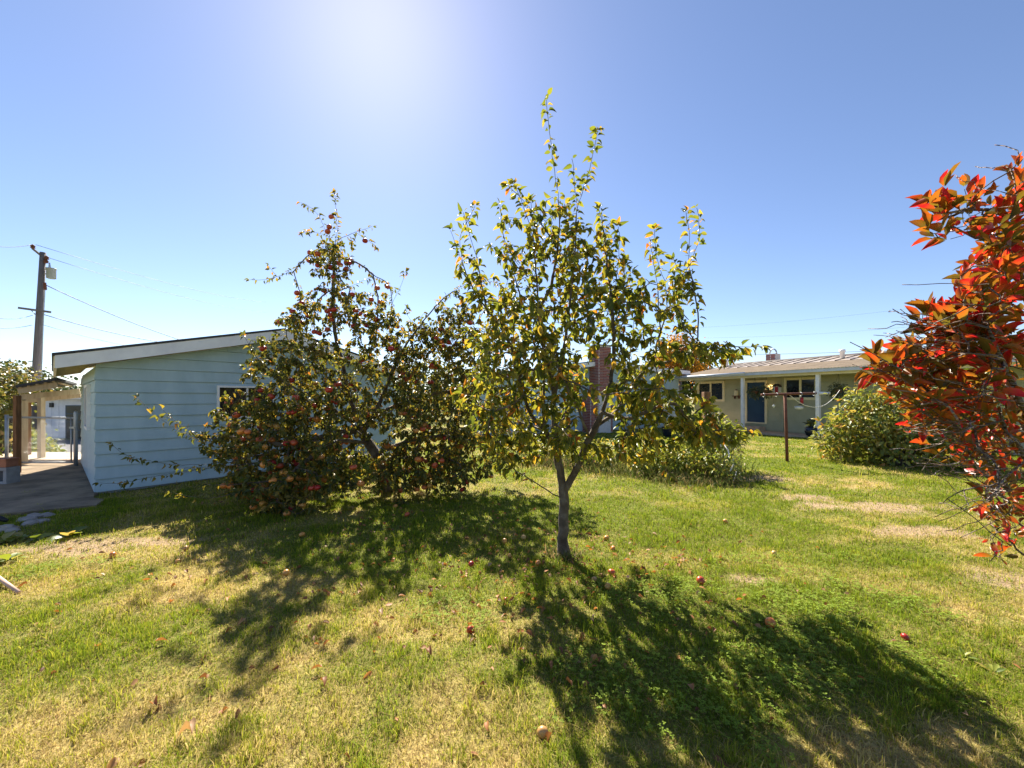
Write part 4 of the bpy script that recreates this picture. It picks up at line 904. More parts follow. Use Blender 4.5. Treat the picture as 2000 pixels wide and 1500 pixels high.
bare = [[(1960, 555, 0), (1890, 556, 0), (1762, 556, 0)], [(1980, 600, 0), (1910, 598, 0), (1830, 588, 0)], [(1790, 730, 0), (1720, 698, 0), (1660, 668, 0)], [(2010, 305, 0), (1980, 295, 0), (1943, 283, 0)], [(2000, 330, 0), (1960, 335, 0), (1905, 325, 0)], [(1990, 400, 0), (1930, 372, 0), (1868, 342, 0)], [(1960, 960, 0), (1900, 940, 0), (1842, 982, 0)], [(1850, 780, 0), (1750, 730, 0), (1665, 712, 0)], [(1880, 800, 0), (1780, 770, 0), (1690, 745, 0)], [(1990, 1075, 0), (1960, 1060, 0), (1935, 1095, 0)], [(1900, 860, 0), (1840, 870, 0), (1800, 920, 0)], [(1990, 700, 0), (1870, 690, 0), (1770, 672, 0)], [(2000, 780, 0), (1900, 770, 0), (1800, 790, 0)], [(2000, 920, 0), (1900, 905, 0), (1790, 905, 0)]]
for k in range(120):
    b0 = (S.r.uniform(1800, 2010), S.r.uniform(600, 1090)); ln = S.r.uniform(50, 170); yy = b0[1] + ln * S.r.normal(-.05, .25)
    if b0[0] - ln > 1690 + max(0, yy - 820) * .7: bare.append([(b0[0], b0[1], 0), (b0[0] - ln * .5, (b0[1] + yy) / 2 + 4, 0), (b0[0] - ln, yy, 0)])
for lm in bare: L([P(a, b_, 1.24 + .04 * k + .22 * ((a * 7) % 10) / 10) for k, (a, b_, c) in enumerate(lm)], step=.04, wig=.008)
S.radii(.0013, .40, .019)
S.build(rs, RS, M['bark_twig'], M['bark_red'], .006, 'stem', 30)
p_, d_, s_ = S.leaf_sites(.038, .13, .6, -.65, (.030, .080), 3)
_py = HY - F_PX * (p_[:, 2] - CAM_H) / p_[:, 1]; kk = S.r.random(len(p_)) > .55 * sst(760, 900, _py); p_, d_, s_ = p_[kk], d_[kk], s_[kk] * (1 - .22 * sst(740, 880, _py[kk]))
leaves_split('blue', M['leaf_red'], p_, leafR(d_, S.r), s_, RS, rs, 300, 8)
N_RS = len(p_)

# ---- bushes made of leaf masses with stems
def bush(name, base, label, blobs_, n, kind, mat, size, parent=None, group=None, cat='bush', stem=True, seed=1, single=0, droop=.35, twigmat=None, shell=.35):
    base = np.array(base, float); o = thing(name, base, label, cat, group) if parent is None else parent
    r = np.random.default_rng(seed); tot = sum(b_[-1] for b_ in blobs_); pos = []; nor = []
    for (c, rad, wgt) in blobs_:
        k = int(n * wgt / tot); v = r.normal(0, 1, (k, 3)); v /= np.linalg.norm(v, axis=1)[:, None]; lump = 1 + .22 * np.sin(v[:, 0] * 7 + c[0]) * np.sin(v[:, 2] * 6 + 1) + .14 * np.sin(v[:, 1] * 13) + .12 * r.random(k) ** 6 * 4
        rr = (shell + (1 - shell) * r.random(k) ** .5) * lump; pos.append(np.array(c) + v * rr[:, None] * np.array(rad)); nor.append(v)
    pos = np.concatenate(pos); nor = np.concatenate(nor); k = pos[:, 2] > base[2] + .03; pos, nor = pos[k], nor[k]
    dd = nor * .8 + r.normal(0, .6, pos.shape); dd[:, 2] -= droop; dd /= np.linalg.norm(dd, axis=1)[:, None]
    ups = nor + r.normal(0, .5, nor.shape) + (0, 0, .6); R = frames(dd, ups, r.normal(0, .4, len(dd))); sz = r.uniform(*size, len(pos))
    if single: leaves_split(kind, mat, pos, R, sz, base, o, single, seed)
    else: leaves_joined('foliage', kind, mat, pos, R, sz, base, o, seed)
    if stem:
        mb = MB(); pick = r.choice(len(pos), min(stem if stem > 1 else 26, len(pos)), replace=False)
        for i in pick:
            t = pos[i]; m_ = base + (t - base) * .5 + np.array((0, 0, .12 * np.linalg.norm(t - base))); b0 = base + np.array((r.normal(0, .06), r.normal(0, .06), -.03)); mb.tube([b0, b0 * .5 + m_ * .5, m_, t], [.018, .014, .009, .003], 5, False)
        mb.build('stems', twigmat or M['bark_twig'], o, True)['kind'] = 'stuff'
    return o
gb = G(1720, 915); gb = np.array((gb[0] + .6, gb[1] + .2, 0))
bush('leafy_bush', gb, 'dense yellow-green bush beside the porch, behind the red shrub', [((8.3, 9.3, .75), (.75, .6, .75), 3), ((9.0, 9.1, 1.0), (.8, .8, .85), 4), ((7.95, 9.6, .55), (.5, .5, .55), 1.5), ((9.85, 9.0, 1.0), (.9, .8, .95), 3), ((8.6, 8.75, .45), (.65, .45, .5), 2), ((9.5, 8.4, .5), (.7, .4, .5), 1.5), ((8.2, 9.3, 1.45), (.35, .35, .3), .5), ((8.75, 9.0, 1.75), (.3, .3, .35), .5), ((9.3, 9.1, 1.9), (.35, .3, .3), .4), ((7.75, 9.2, .95), (.3, .3, .3), .4), ((7.6, 9.5, .35), (.35, .3, .3), .4)], 7200, 'slim', M['leaf_bush'], (.08, .15), seed=4, single=120)
# weeds along the fallen fence: shrubby leaves
wb = np.array((4.05, 8.0, 0)); bush('fence_shrub', wb, 'yellow-green weedy shrub growing over the broken fence post', [((3.75, 7.9, .5), (.45, .4, .5), 2), ((4.25, 8.3, .62), (.4, .35, .42), 2), ((4.5, 8.5, .72), (.4, .3, .32), 1.2), ((3.3, 7.6, .36), (.5, .35, .38), 1.8), ((2.75, 7.7, .28), (.55, .35, .3), 1.6), ((3.75, 7.2, .25), (.4, .3, .26), 1.2)], 3800, 'slim', M['leaf_weed'], (.05, .11), seed=6, single=60)
wb2 = np.array((2.55, 9.4, 0)); bush('fence_shrub', wb2, 'low tangle of weedy shrub behind the young apple tree', [((2.0, 8.6, .28), (.8, .5, .34), 2), ((2.9, 8.0, .3), (.6, .5, .36), 2), ((1.0, 9.4, .3), (.9, .5, .35), 1.5)], 2600, 'slim', M['leaf_bush'], (.06, .11), seed=7)
# hedge and ivy on the left
bush('ivy_hedge', (-12.9, 10.2, -.1), 'tall sunlit ivy hedge at left edge above the timber lean-to', [((-13.9, 10.2, 1.0), (1.0, .8, 1.2), 3), ((-12.6, 9.3, .95), (.6, .5, 1.05), 3), ((-13.3, 9.0, 1.1), (1.0, .7, 1.0), 3), ((-13.6, 10.6, 1.6), (.7, .6, .5), 1.2), ((-13.5, 10.5, 1.95), (1.0, .6, .5), 1.5)], 7000, 'round', M['leaf_hedge'], (.06, .11), seed=8)
bush('garden_shrub', (-15.6, 13.4, gz1(-15.6, 13.4)), 'low sunlit shrub behind the gate, seen through the mesh', [((-16.4, 13.4, -.1), (.7, .6, .42), 3), ((-15.5, 13.0, -.38), (.8, .5, .26), 2.5), ((-17.3, 13.6, .2), (.7, .7, .6), 2)], 3200, 'round', M['leaf_weed'], (.07, .13), seed=9)
bush('far_tree', (-29.5, 24, -.75), 'dark green rounded tree beyond the hedge at far left', [((-30.5, 24, 1.6), (3.2, 2, 1.7), 3), ((-27.8, 24.5, 1.2), (1.6, 1.5, 1.1), 1.5)], 5000, 'round', M['leaf_dark'], (.14, .26), cat='tree', seed=10)
# trees beyond the house
def far_tree(base, label, bl, n, mat, size, seed):
    o = bush('background_tree', base, label, bl, n, 'round', mat, size, cat='tree', group='trees beyond the house', stem=False, seed=seed)
    b0 = np.array(base, float); MB().tube([b0 - (0, 0, .1), b0 + (0.05, 0, 1.2), b0 + (0, .05, 3.2)], [.24, .2, .1], 8).build('trunk', M['pole_wood'], o, True)
far_tree((13.2, 33, 0), 'dark evergreen tree rising behind the porch roof', [((13.6, 33, 3.6), (2.0, 1.6, 2.2), 3), ((15.4, 33.5, 3.0), (1.8, 1.4, 1.9), 2), ((12.2, 33, 3.4), (1.4, 1.2, 1.9), 2)], 8000, M['leaf_dark'], (.12, .24), 12)
far_tree((12.2, 29, 0), 'orange-tinted tree crown behind the pale blue wing', [((12.0, 29, 4.7), (1.1, 1, 1.4), 2), ((13.0, 29, 4.1), (1.3, 1, 1.2), 1.5), ((11.0, 29, 3.6), (1.1, 1, 1.2), 1.5)], 4200, M['leaf_orange'], (.10, .20), 13)
far_tree((-5.2, 27, 0), 'dark rounded tree beyond the gap between shed and house', [((-5.2, 27, 2.0), (3.0, 2, 1.9), 3), ((-1.5, 27, 1.5), (2.6, 2, 1.5), 3), ((-8, 27, 1.5), (2, 2, 1.4), 2)], 7000, M['leaf_dark'], (.14, .26), 14)

# ---- tall dry grass and weeds round the fallen fence
r = np.random.default_rng(41); VS = []; TS = []; CS = []; off = 0
for cx, cy, sx, sy, n, hh in ((3.35, 7.0, .3, .2, 1100, .26), (2.95, 7.4, .35, .25, 1100, .34), (2.3, 8.0, .45, .3, 1300, .38), (1.5, 8.7, .55, .35, 1400, .38), (.7, 9.3, .6, .4, 1000, .34), (3.7, 7.5, .22, .25, 900, .5), (4.15, 8.1, .25, .25, 500, .75), (2.9, 8.6, .7, .5, 900, .4), (9.0, 8.1, .8, .2, 300, .18), (FT[0], FT[1] - .02, .09, .07, 260, .17), (BT[0], BT[1], .14, .1, 260, .22)):
    x = r.normal(cx, sx, n); y = r.normal(cy, sy, n); h = .6 * hh * r.uniform(.45, 1.25, n); dry = r.random(n)[:, None]
    c = np.where(dry < .55, np.array((.13, .17, .035)), np.where(dry < .82, np.array((.25, .22, .06)), np.array((.40, .27, .12)))) * r.uniform(.7, 1.25, (n, 1))
    v, t, cc = blades(x, y, h, r.uniform(.003, .007, n), c, int(n + cx * 10), .75); VS.append(v); TS.append(t + off); CS.append(cc); off += len(v)
tag(link('tall_weeds', raw_mesh('tall_weeds', np.concatenate(VS), np.concatenate(TS), 3, M['dry_grass'], {'tint': np.concatenate(CS)})), 'tangle of tall dry grass and weeds along the fallen fence', 'weeds', kind='stuff')
# longer tufts here and there in the lawn
VS = []; TS = []; CS = []; off = 0
for k in range(460):
    yy = 1.5 + 6 * r.random() ** 1.6 ; xx = r.uniform(-1.25 * yy, 1.25 * yy)
    if no_grass(np.array([xx]), np.array([yy]))[0]: continue
    n = int(r.integers(14, 46)); sp = r.uniform(.015, .06); x = r.normal(xx, sp, n); y = r.normal(yy, sp, n); h = r.uniform(.035, .1, n) * r.uniform(.6, 1.1)
    c = lawn_colour(x, y, r.random(n)) * r.uniform(.85, 1.25, (n, 1)); v, t, cc = blades(x, y, h, r.uniform(.0012, .0024, n), c, k, .7); VS.append(v); TS.append(t + off); CS.append(cc); off += len(v)
tag(link('grass_tufts', raw_mesh('grass_tufts', np.concatenate(VS), np.concatenate(TS), 3, M['grass'], {'tint': np.concatenate(CS)})), 'longer grass tufts scattered through the lawn', 'grass', kind='stuff')

# ------------------------------------------------------------------ things in the yard
# rusty clothesline post
CP = G(1538, 901); CPY = CP[1]
cp = thing('clothesline_post', CP, 'rusty brown T-shaped clothesline post standing on the lawn before the porch', 'post')
MB().tube([CP - (0, 0, .2), CP + (-.03, 0, .8), CP + (-.06, 0, 1.60)], .034, 10).build('upright', M['rust'], cp, True)
xa, xb = P(1487, 771, CPY), P(1594, 768, CPY + .0); MB().tube([xa, xb], .028, 8).build('crossbar', M['rust'], cp, True)
for t in (.04, .28, .72, .96):
    q = xa + (xb - xa) * t; ang = np.linspace(0, 2 * math.pi, 9); MB().tube([q + (0, .045 * math.cos(a_), .045 * math.sin(a_) - .01) for a_ in ang], .006, 5, False).build('line_hook', M['galv'], cp, True)
def sag_line(name, a, b_, sag, rad, mat, label, cat, group=None, n=14):
    a, b_ = np.array(a, float), np.array(b_, float); t = np.linspace(0, 1, n); pts = a + (b_ - a) * t[:, None]; pts[:, 2] -= sag * 4 * t * (1 - t)
    o = MB().tube(pts, rad, 5).build(name, mat, None, True); return tag(o, label, cat, group)
sag_line('clothes_rope', xa + (xb - xa) * .52 + (0, 0, -.03), P(1640, 762, 13.4), .42, .008, M['rope'], 'sagging white rope strung from the rusty post to the porch', 'rope')
wp = P(1598, 768, 14.5)
MB_ = MB().tube([wp + (-.05, -.1, 0), P(1622, 768, 14.2)], .05, 8); tag(MB_.build('porch_rail_arm', M['white_paint'], None, True), 'white arm reaching out sideways from the porch post', 'rail')
# broken timber fence post with leaning wire mesh
fp = P(1381, 777, 8.2); fp[2] = 0
fpo = thing('fence_post', fp, 'weathered brown timber fence post sticking out of the weeds', 'fence post')
MB().prism([fp + (-.065, -.065, -.1), fp + (.065, -.065, -.1), fp + (.065, .065, -.1), fp + (-.065, .065, -.1)], (-.02, 0, 1.72)).build('post', M['wood_post'], fpo, bevel=.008)
MB().box(fp + (-.02, -.075, .28), (.05, .01, .2)).build('splinter', M['wood_red'], fpo)
cl = thing('wire_fence', (4.3, 7.6, 0), 'slumped piece of chain-link fence leaning beside the weedy shrub', 'fence')
def mesh_panel(parent, corner, du, dv, nu, nv, rad, mat, bend=None, name='wire'):
    """woven wire: zigzag strands, joined"""
    mb = MB(); corner = np.array(corner, float); du = np.array(du, float); dv = np.array(dv, float)
    for i in range(nu):
        pts = []
        for j in range(nv + 1):
            u = (i + (.0 if j % 2 else 1.0)) / nu; v = j / nv
            p_ = corner + du * u + dv * v
            if bend is not None: p_ = p_ + bend(u, v)
            pts.append(p_)
        mb.tube(pts, rad, 3, False)
        pts2 = []
        for j in range(nv + 1):
            u = (i + (1.0 if j % 2 else .0)) / nu; v = j / nv
            p_ = corner + du * u + dv * v
            if bend is not None: p_ = p_ + bend(u, v)
            pts2.append(p_)
        mb.tube(pts2, rad, 3, False)
    o = mb.build(name, mat, parent); o['kind'] = 'stuff'; return o
c0 = P(1398, 930, 7.1); c1 = P(1452, 945, 6.9); c0[2] = c1[2] = .03; top0 = P(1405, 862, 7.9)
mesh_panel(cl, c0, c1 - c0, top0 - c0, 6, 11, .0042, M['wood_pale'], lambda u, v: np.array((.1 * v * u, .18 * math.sin(v * 3), .06 * math.sin(v * 6 + u * 3))))
for (a, b_) in (((1412, 850), (1398, 905)), ((1432, 862), (1418, 905)), ((1425, 905), (1408, 945)), ((1440, 880), (1432, 915))):
    pass
for k, (x0, y0, x1, y1) in enumerate(((1414, 868, 1424, 890), (1424, 885, 1418, 905), (1432, 896, 1426, 920), (1438, 918, 1430, 942), (1400, 846, 1408, 872))):
    MB().tube([P(x0, y0, 7.2), P((x0 + x1) / 2 + 3, (y0 + y1) / 2, 7.15), P(x1, y1, 7.0)], .010, 5).build('fence_tie', M['white_plastic'], cl, True)
# porch things
def hanging_basket(pxx, pyy, nn, rad, label, seed):
    s, Y = along(pxx, P2, U); c = uv2(s, -.12, zat(pyy, Y)); o = thing('hanging_basket', c, label, 'hanging basket', 'hanging baskets under the porch roof')
    MB().lathe([(.06, -.10), (.13, -.04), (.15, .02), (.14, .02)], c, 12).build('basket', M['terracotta'], o, True)
    for k in range(3):
        a = k * 2.09; MB().tube([c + (.14 * math.cos(a), .14 * math.sin(a), .02), c + (0, 0, 2.36 - c[2])], .004, 4, False).build('hanger', M['wire'], o)
    r = np.random.default_rng(seed); n = nn; v = r.normal(0, 1, (n, 3)); v /= np.linalg.norm(v, axis=1)[:, None]; pos = c + v * r.uniform(.3, 1, (n, 1)) * np.array((rad, rad, rad * 1.05)) + (0, 0, -.02); dd = v + r.normal(0, .4, v.shape) - (0, 0, .5)
    leaves_joined('foliage', 'slim', M['leaf_fern'], pos, leafR(dd, r), r.uniform(.05, .11, n), c, o, seed)
hanging_basket(1471, 765, 420, .27, 'left one of the two hanging ferns in front of the blue door', 51)
hanging_basket(1493, 763, 420, .27, 'right one of the two hanging ferns in front of the blue door', 52)
hanging_basket(1634, 762, 460, .30, 'dark hanging fern right of the porch post, above the bush', 53)
# lit porch lamp
s, Y = W(1508); c = hp(s - s_l, zat(757, Y), .12)
lo = thing('porch_lamp', c, 'lit round porch lamp on the wall just right of the blue door', 'lamp')
MB().box(c - N3 * .08, (.06, .03, .09), AXW).build('bracket', M['galv'], lo)
MB().lathe([(.02, -.12), (.09, -.08), (.12, 0), (.09, .08), (.02, .12)], c, 14).build('globe', M['lamp_glow'], lo, True)
# bird house on the wall, red feeder hanging
s, Y = W(1522); c = hp(s - s_l, zat(761, Y), .16)
bh = thing('bird_house', c, 'small bird house with red front on the porch wall beside the lamp', 'bird house')
MB().box(c, (.12, .11, .12), AXW).build('body', M['white_paint'], bh)
MB().box(c + N3 * .116 + D3 * .04, (.065, .005, .115), AXW).build('front', M['red_paint'], bh)
MB().prism([c + D3 * -.17 + Z3 * .10 - N3 * .13, c + Z3 * .21 - N3 * .13, c + D3 * .17 + Z3 * .10 - N3 * .13, c + Z3 * .245 - N3 * .13 + D3 * 0], N3 * .28).build('roof', M['roof_dark'], bh)
c = P(1566, 783, 14.9)
fe = thing('bird_feeder', c, 'hanging red bird feeder with pale tray below the porch window', 'bird feeder')
MB().lathe([(.02, .13), (.055, .12), (.055, -.10), (.03, -.11)], c, 10).build('bottle', M['red_paint'], fe, True)
MB().lathe([(.03, -.11), (.13, -.13), (.13, -.145), (.02, -.15)], c, 12).build('perch', M['blind'], fe, True)
MB().lathe([(.06, -.20), (.15, -.21), (.13, -.30), (.05, -.32)], c + (-.1, 0, 0), 12).build('tray', M['white_plastic'], fe, True)
MB().tube([c + (0, 0, .13), c + (0, 0, .9)], .004, 4, False).build('hanger', M['wire'], fe)
c = P(1511, 793, 15.5); go = thing('glass_ornament', c, 'small sparkling glass ornament hanging left of the rusty post', 'ornament')
MB().lathe([(.005, .07), (.05, .03), (.05, -.02), (.005, -.07)], c, 8).build('drop', M['white_plastic'], go); MB().tube([c + (0, 0, .07), c + (.0, .0, .75)], .003, 4, False).build('string', M['wire'], go)
# wall shelf with pot, left of post
s, Y = W(1441); c = hp(s - s_l, zat(773.5, Y), .11)
sf = thing('wall_shelf', c, 'little dark wall shelf left of the porch post', 'shelf'); MB().box(c, (.15, .10, .018), AXW).build('board', M['wood_red'], sf)
for k in (-.1, .1): MB().box(c + D3 * k - Z3 * .07 - N3 * .04, (.012, .05, .05), AXW).build('bracket', M['wood_red'], sf)
c2 = c + Z3 * .02; pt = thing('lantern_pot', c2, 'pale flared pot standing on the little wall shelf', 'pot'); MB().lathe([(.09, 0), (.10, .05), (.07, .22), (.06, .24)], c2, 12).build('body', M['cream_trim'], pt, True); MB().lathe([(.02, .24), (.05, .25), (.05, .27), (.01, .29)], c2, 10).build('lid', M['wood_red'], pt, True)
# round dark planter on the porch with its plant
c = P(1585, 848, 14.75); c[2] = .06; pp = thing('round_planter', c, 'round dark blue planter at the foot of the right porch post', 'planter')
MB().lathe([(.08, 0), (.17, .06), (.215, .2), (.19, .32), (.13, .38), (.12, .38), (.11, .34)], c, 20).build('pot', M['pot_blue'], pp, True)
r5 = np.random.default_rng(71); n = 26; pos = c + (0, 0, .36) + r5.normal(0, .03, (n, 3)); dd = r5.normal(0, .35, (n, 3)) + (0, 0, 1.0); leaves_joined('plant_leaves', 'slim', M['leaf_fern'], pos, leafR(dd, r5), r5.uniform(.2, .38, n), c, pp, 71)
# pale low garden wall block seen between the stems of the young tree
c = P(1062, 844, 15.2); c[2] = .0; gblk = thing('garden_bench', c, 'low pale slab on two supports far behind the young apple tree', 'bench')
MB().box(c + (0, 0, .44), (.75, .22, .05)).build('seat', M['concrete'], gblk, bevel=.01)
for k in (-.5, .5): MB().box(c + (k, 0, .19), (.09, .2, .195)).build('leg', M['concrete'], gblk)
c = P(1304, 848, 15.5); c[2] = 0; fd = thing('flower_tub', c, 'dark flower tub on the grass before the blue wing', 'tub')
MB().lathe([(.15, 0), (.19, .2), (.22, .36), (.23, .38), (.19, .38), (.18, .3)], c, 16).build('tub', M['pot_blue'], fd, True)

# ---- lean-to, gate and bits on the left
lt = thing('timber_lean_to', (-10.6, 9.0, 0), 'low unpainted timber lean-to with sloping roof left of the shed', 'lean-to')
def post(x0, x1, y0, y1, Y, mat, d=.07):
    a = P(x0, y1, Y); b_ = P(x1, y0, Y); w = abs(b_[0] - a[0]) / 2; MB().box(((a[0] + b_[0]) / 2, Y, (a[2] + b_[2]) / 2), (w, d, (b_[2] - a[2]) / 2)).build('post', mat, lt, bevel=.006)
post(30, 37, 772, 926, 7.95, M['wood_post'], .045); post(39, 48, 782, 908, 8.9, M['wood_pale']); post(48.5, 56, 785, 895, 9.9, M['wood_post'], .06); post(77, 84.5, 766, 902, 9.4, M['wood_pale'], .05)
for (x0, y0, Y0, x1, y1, Y1, th, mat) in ((36, 764, 8.0, 113, 751, 8.3, .055, M['wood_pale']), (40, 776, 8.9, 156, 764, 9.5, .06, M['wood_pale']), (52, 782, 9.9, 158, 772, 10.3, .06, M['wood_pale'])):
    a, b_ = P(x0, y0, Y0), P(x1, y1, Y1); dv = (b_ - a); Ln = np.linalg.norm(dv); dv /= Ln; sd = np.cross(dv, Z3); sd /= np.linalg.norm(sd); MB().box((a + b_) / 2, (Ln / 2, .03, th), (dv, sd, np.cross(sd, dv))).build('beam', mat, lt)
a, b_, c_, d_ = P(30, 757, 7.9), P(112, 742, 8.2), P(150, 752, 10.6), P(44, 766, 10.4)
MB().prism([a, b_, c_, d_], (0, 0, .05)).build('roof', M['roof_dark'], lt)
for k in range(5):
    q = .1 + k * .2; e0 = a + (b_ - a) * q; e1 = d_ + (c_ - d_) * q; dv = e1 - e0; Ln = np.linalg.norm(dv); dv /= Ln; sd = np.cross(dv, Z3); sd /= np.linalg.norm(sd); MB().box((e0 + e1) / 2 - (0, 0, .014), (Ln / 2 - .05, .02, .012), (dv, sd, np.cross(sd, dv))).build('rafter', M['wood_pale'], lt)
gt0 = G(148, 911); gl = P(13, 815, 8.9)
gate = thing('chain_link_gate', (gt0[0], gt0[1], 0), 'galvanised chain-link gate between lean-to and shed', 'gate')
MB().lathe([(.036, -.1), (.036, 1.17), (.03, 1.2), (.01, 1.22)], (gt0[0], gt0[1], 0), 12).build('gate_post', M['galv'], gate, True)
MB().tube([(gl[0], gl[1], gl[2]), (gt0[0] - .02, gt0[1], 1.06)], .021, 8).build('top_rail', M['galv'], gate, True)
MB().tube([(gl[0], gl[1], .06), (gt0[0] - .07, gt0[1], .09)], .017, 8).build('bottom_rail', M['galv'], gate, True)
MB().tube([(gt0[0] - .10, gt0[1], .08), (gt0[0] - .10, gt0[1], 1.06)], .014, 8).build('stile', M['galv'], gate, True)
MB().tube([(gl[0], gl[1], -.1), (gl[0], gl[1], gl[2] + .06)], .03, 8).build('stile', M['galv'], gate, True)
mesh_panel(gate, (gl[0], gl[1], .08), np.array((gt0[0] - .1 - gl[0], gt0[1] - gl[1], 0)), (0, 0, .97), 20, 20, .0016, M['galv'])
MB().box((gt0[0] - .04, gt0[1] - .03, .85), (.06, .015, .02)).build('latch', M['galv'], gate)
# block and flower pot at far left
c = G(4, 945); bl_ = thing('concrete_block', c, 'grey concrete block at the left edge by the lean-to', 'block')
mb = MB()
mb.box(c + (0, 0, .03), (.2, .1, .028)).box(c + (0, 0, .27), (.2, .1, .028)).box(c + (-.17, 0, .15), (.029, .1, .091)).box(c + (.17, 0, .15), (.029, .1, .091)).box(c + (0, 0, .15), (.02, .1, .091)); mb.build('body', M['block'], bl_, bevel=.004)
ct = c + (-.02, 0, .30); tp = thing('flower_pot', ct, 'terracotta trough standing on the grey concrete block', 'pot')
MB().prism([ct + (-.2, -.09, 0), ct + (.2, -.09, 0), ct + (.2, .09, 0), ct + (-.2, .09, 0)], (0, 0, .13)).build('trough', M['terracotta'], tp, bevel=.01); MB().box(ct + (0, 0, .135), (.21, .1, .012)).build('rim', M['terracotta'], tp)
def rock(c, rad, name, mat, label, cat, group, seed):
    import bmesh
    bm = bmesh.new(); bmesh.ops.create_icosphere(bm, subdivisions=2, radius=1); rr = np.random.default_rng(seed); ph = rr.uniform(0, 6, 6)
    for v in bm.verts:
        k = 1 + .16 * math.sin(v.co.x * 3 + ph[0]) + .14 * math.sin(v.co.y * 4 + ph[1]) + .12 * math.sin(v.co.z * 5 + ph[2]) + rr.normal(0, .04); v.co = Vector((v.co.x * rad[0], v.co.y * rad[1], v.co.z * rad[2])) * k
    me = bpy.data.meshes.new(name); bm.to_mesh(me); bm.free(); me.materials.append(mat); o = link(name, me); o.location = Vector(c); return tag(o, label, cat, group)
rocks = [((52, 1018), (.09, .07, .045), 'rounded pale stone, leftmost in the rubble by the concrete path'), ((70, 1012), (.10, .07, .05), 'largest pale stone in the rubble by the concrete path'), ((86, 1009), (.09, .06, .045), 'pale stone at the right end of the rubble by the path'),
         ((60, 1026), (.10, .07, .03), 'flat grey stone at the front of the rubble by the path'), ((80, 1022), (.08, .07, .03), 'low grey stone in the middle of the path rubble'), ((12, 1037), (.12, .07, .045), 'long pale stone lying alone at the left edge'), ((25, 1041), (.07, .05, .035), 'small pale stone beside the long one at left edge')]
for k, ((a, b_), rad, lab) in enumerate(rocks):
    q = G(a, b_); rock((q[0], q[1], gz1(q[0], q[1]) + rad[2] * .35), rad, 'stone', M['stone'], lab, 'stone', 'pale stones by the concrete path', 80 + k)
q0 = P(-30, 1008, 4.75); q1 = G(14, 1022); tag(MB().tube([q0 + (-.2, .1, .0), q0 * .5 + q1 * .5 + (0, 0, .03), q1 + (0, 0, .03)], [.035, .035, .02], 8).build('black_hose', M['black_rubber'], None, True), 'thick black hose end lying at the left edge', 'hose')
q0 = P(-25, 1112, 3.35); q1 = G(36, 1162); tag(MB().tube([q0, q1 + (0, 0, .02)], [.016, .014], 8).build('tool_handle', M['handle_wood'], None, True), 'pale wooden tool handle poking in at the left edge', 'handle')
# broad-leaved weeds on the shade line
for k, (a, b_, n, sz, lab) in enumerate(((5, 1062, 8, .12, 'broad-leaved weed at the left edge on the shade line'), (35, 1058, 6, .09, 'second broad-leaved weed from the left edge'), (70, 1057, 7, .11, 'third broad-leaved weed from the left edge'), (132, 1050, 9, .13, 'spreading rosette weed, rightmost on the shade line'), (20, 1095, 8, .11, 'flat pale weed lying in the lawn near the left edge'), (1880, 1290, 12, .05, 'strappy green weed in the lawn below the red shrub'), (1940, 1320, 9, .05, 'small strappy weed at the right edge of the lawn'))):
    q = G(a, b_); q[2] = gz1(q[0], q[1]); w_ = thing('broadleaf_weed', q, lab, 'weed', 'broad-leaved weeds in the lawn'); r6 = np.random.default_rng(90 + k)
    lm = leaf_mesh_one('round' if k < 5 else 'slim', M['leaf_weed'])
    for j in range(n):
        aa = j * 2.4 + r6.normal(0, .2); el = r6.uniform(.15, .9); dd = np.array([[math.cos(aa) * math.cos(el), math.sin(aa) * math.cos(el), math.sin(el)]]); R = frames(dd, np.array([[0, 0, 1.0]]), np.array([r6.normal(0, .2)]))[0] * sz * r6.uniform(.7, 1.2)
        Mx = np.eye(4); Mx[:3, :3] = R; Mx[:3, 3] = dd[0] * .02; o = link('leaf', lm, w_); o.matrix_basis = Matrix(Mx.tolist())
# utility pole with its fittings
PY = 22.0; p0 = P(64, 777, PY); p0[2] = -.75; p1 = P(84, 493, PY)
up = thing('utility_pole', p0, 'weathered wooden utility pole with grey transformer, far left', 'utility pole')
MB().tube([p0 - (0, 0, .3), p0 * .5 + p1 * .5, p1], [.20, .165, .125], 14).build('pole', M['pole_wood'], up, True)
def pp_(x, y, dY=0): return P(x, y, PY + dY)
MB().tube([pp_(84, 502), pp_(63, 485, -.5)], .055, 6).build('top_arm', M['pole_wood'], up)
for (x, y, dY) in ((64, 481, -.5), (91, 503, 0), (90, 510, 0)): MB().lathe([(.03, -.12), (.11, -.08), (.07, -.03), (.11, .01), (.06, .06), (.03, .1)], pp_(x, y, dY), 10).build('insulator', M['rust'], up, True)
MB().lathe([(.16, -.29), (.19, -.27), (.19, .23), (.22, .24), (.21, .28), (.08, .31)], pp_(100, 534), 16).build('transformer', M['trans_can'], up, True)
MB().tube([pp_(97, 522), pp_(96.5, 513)], [.05, .03], 6).build('bushing', M['galv'], up)
for y in (526, 535): MB().tube([pp_(84, y), pp_(96, y)], .035, 5).build('bracket', M['galv'], up)
a, b_ = pp_(46, 603, .3), pp_(106, 611, -.3); dv = b_ - a; Ln = np.linalg.norm(dv); dv /= Ln; sd = np.cross(dv, Z3); sd /= np.linalg.norm(sd); MB().box((a + b_) / 2 - sd * .0 + (0, -.2, 0), (Ln / 2, .05, .055), (dv, sd, np.cross(sd, dv))).build('crossarm', M['pole_wood'], up)
MB().tube([pp_(61, 606, -.2), pp_(70, 615, -.2)], .02, 5).build('brace', M['galv'], up)
MB().tube([pp_(87, 552, -.2), pp_(88.5, 566, -.2)], .07, 6).build('terminal_box', M['rust'], up)
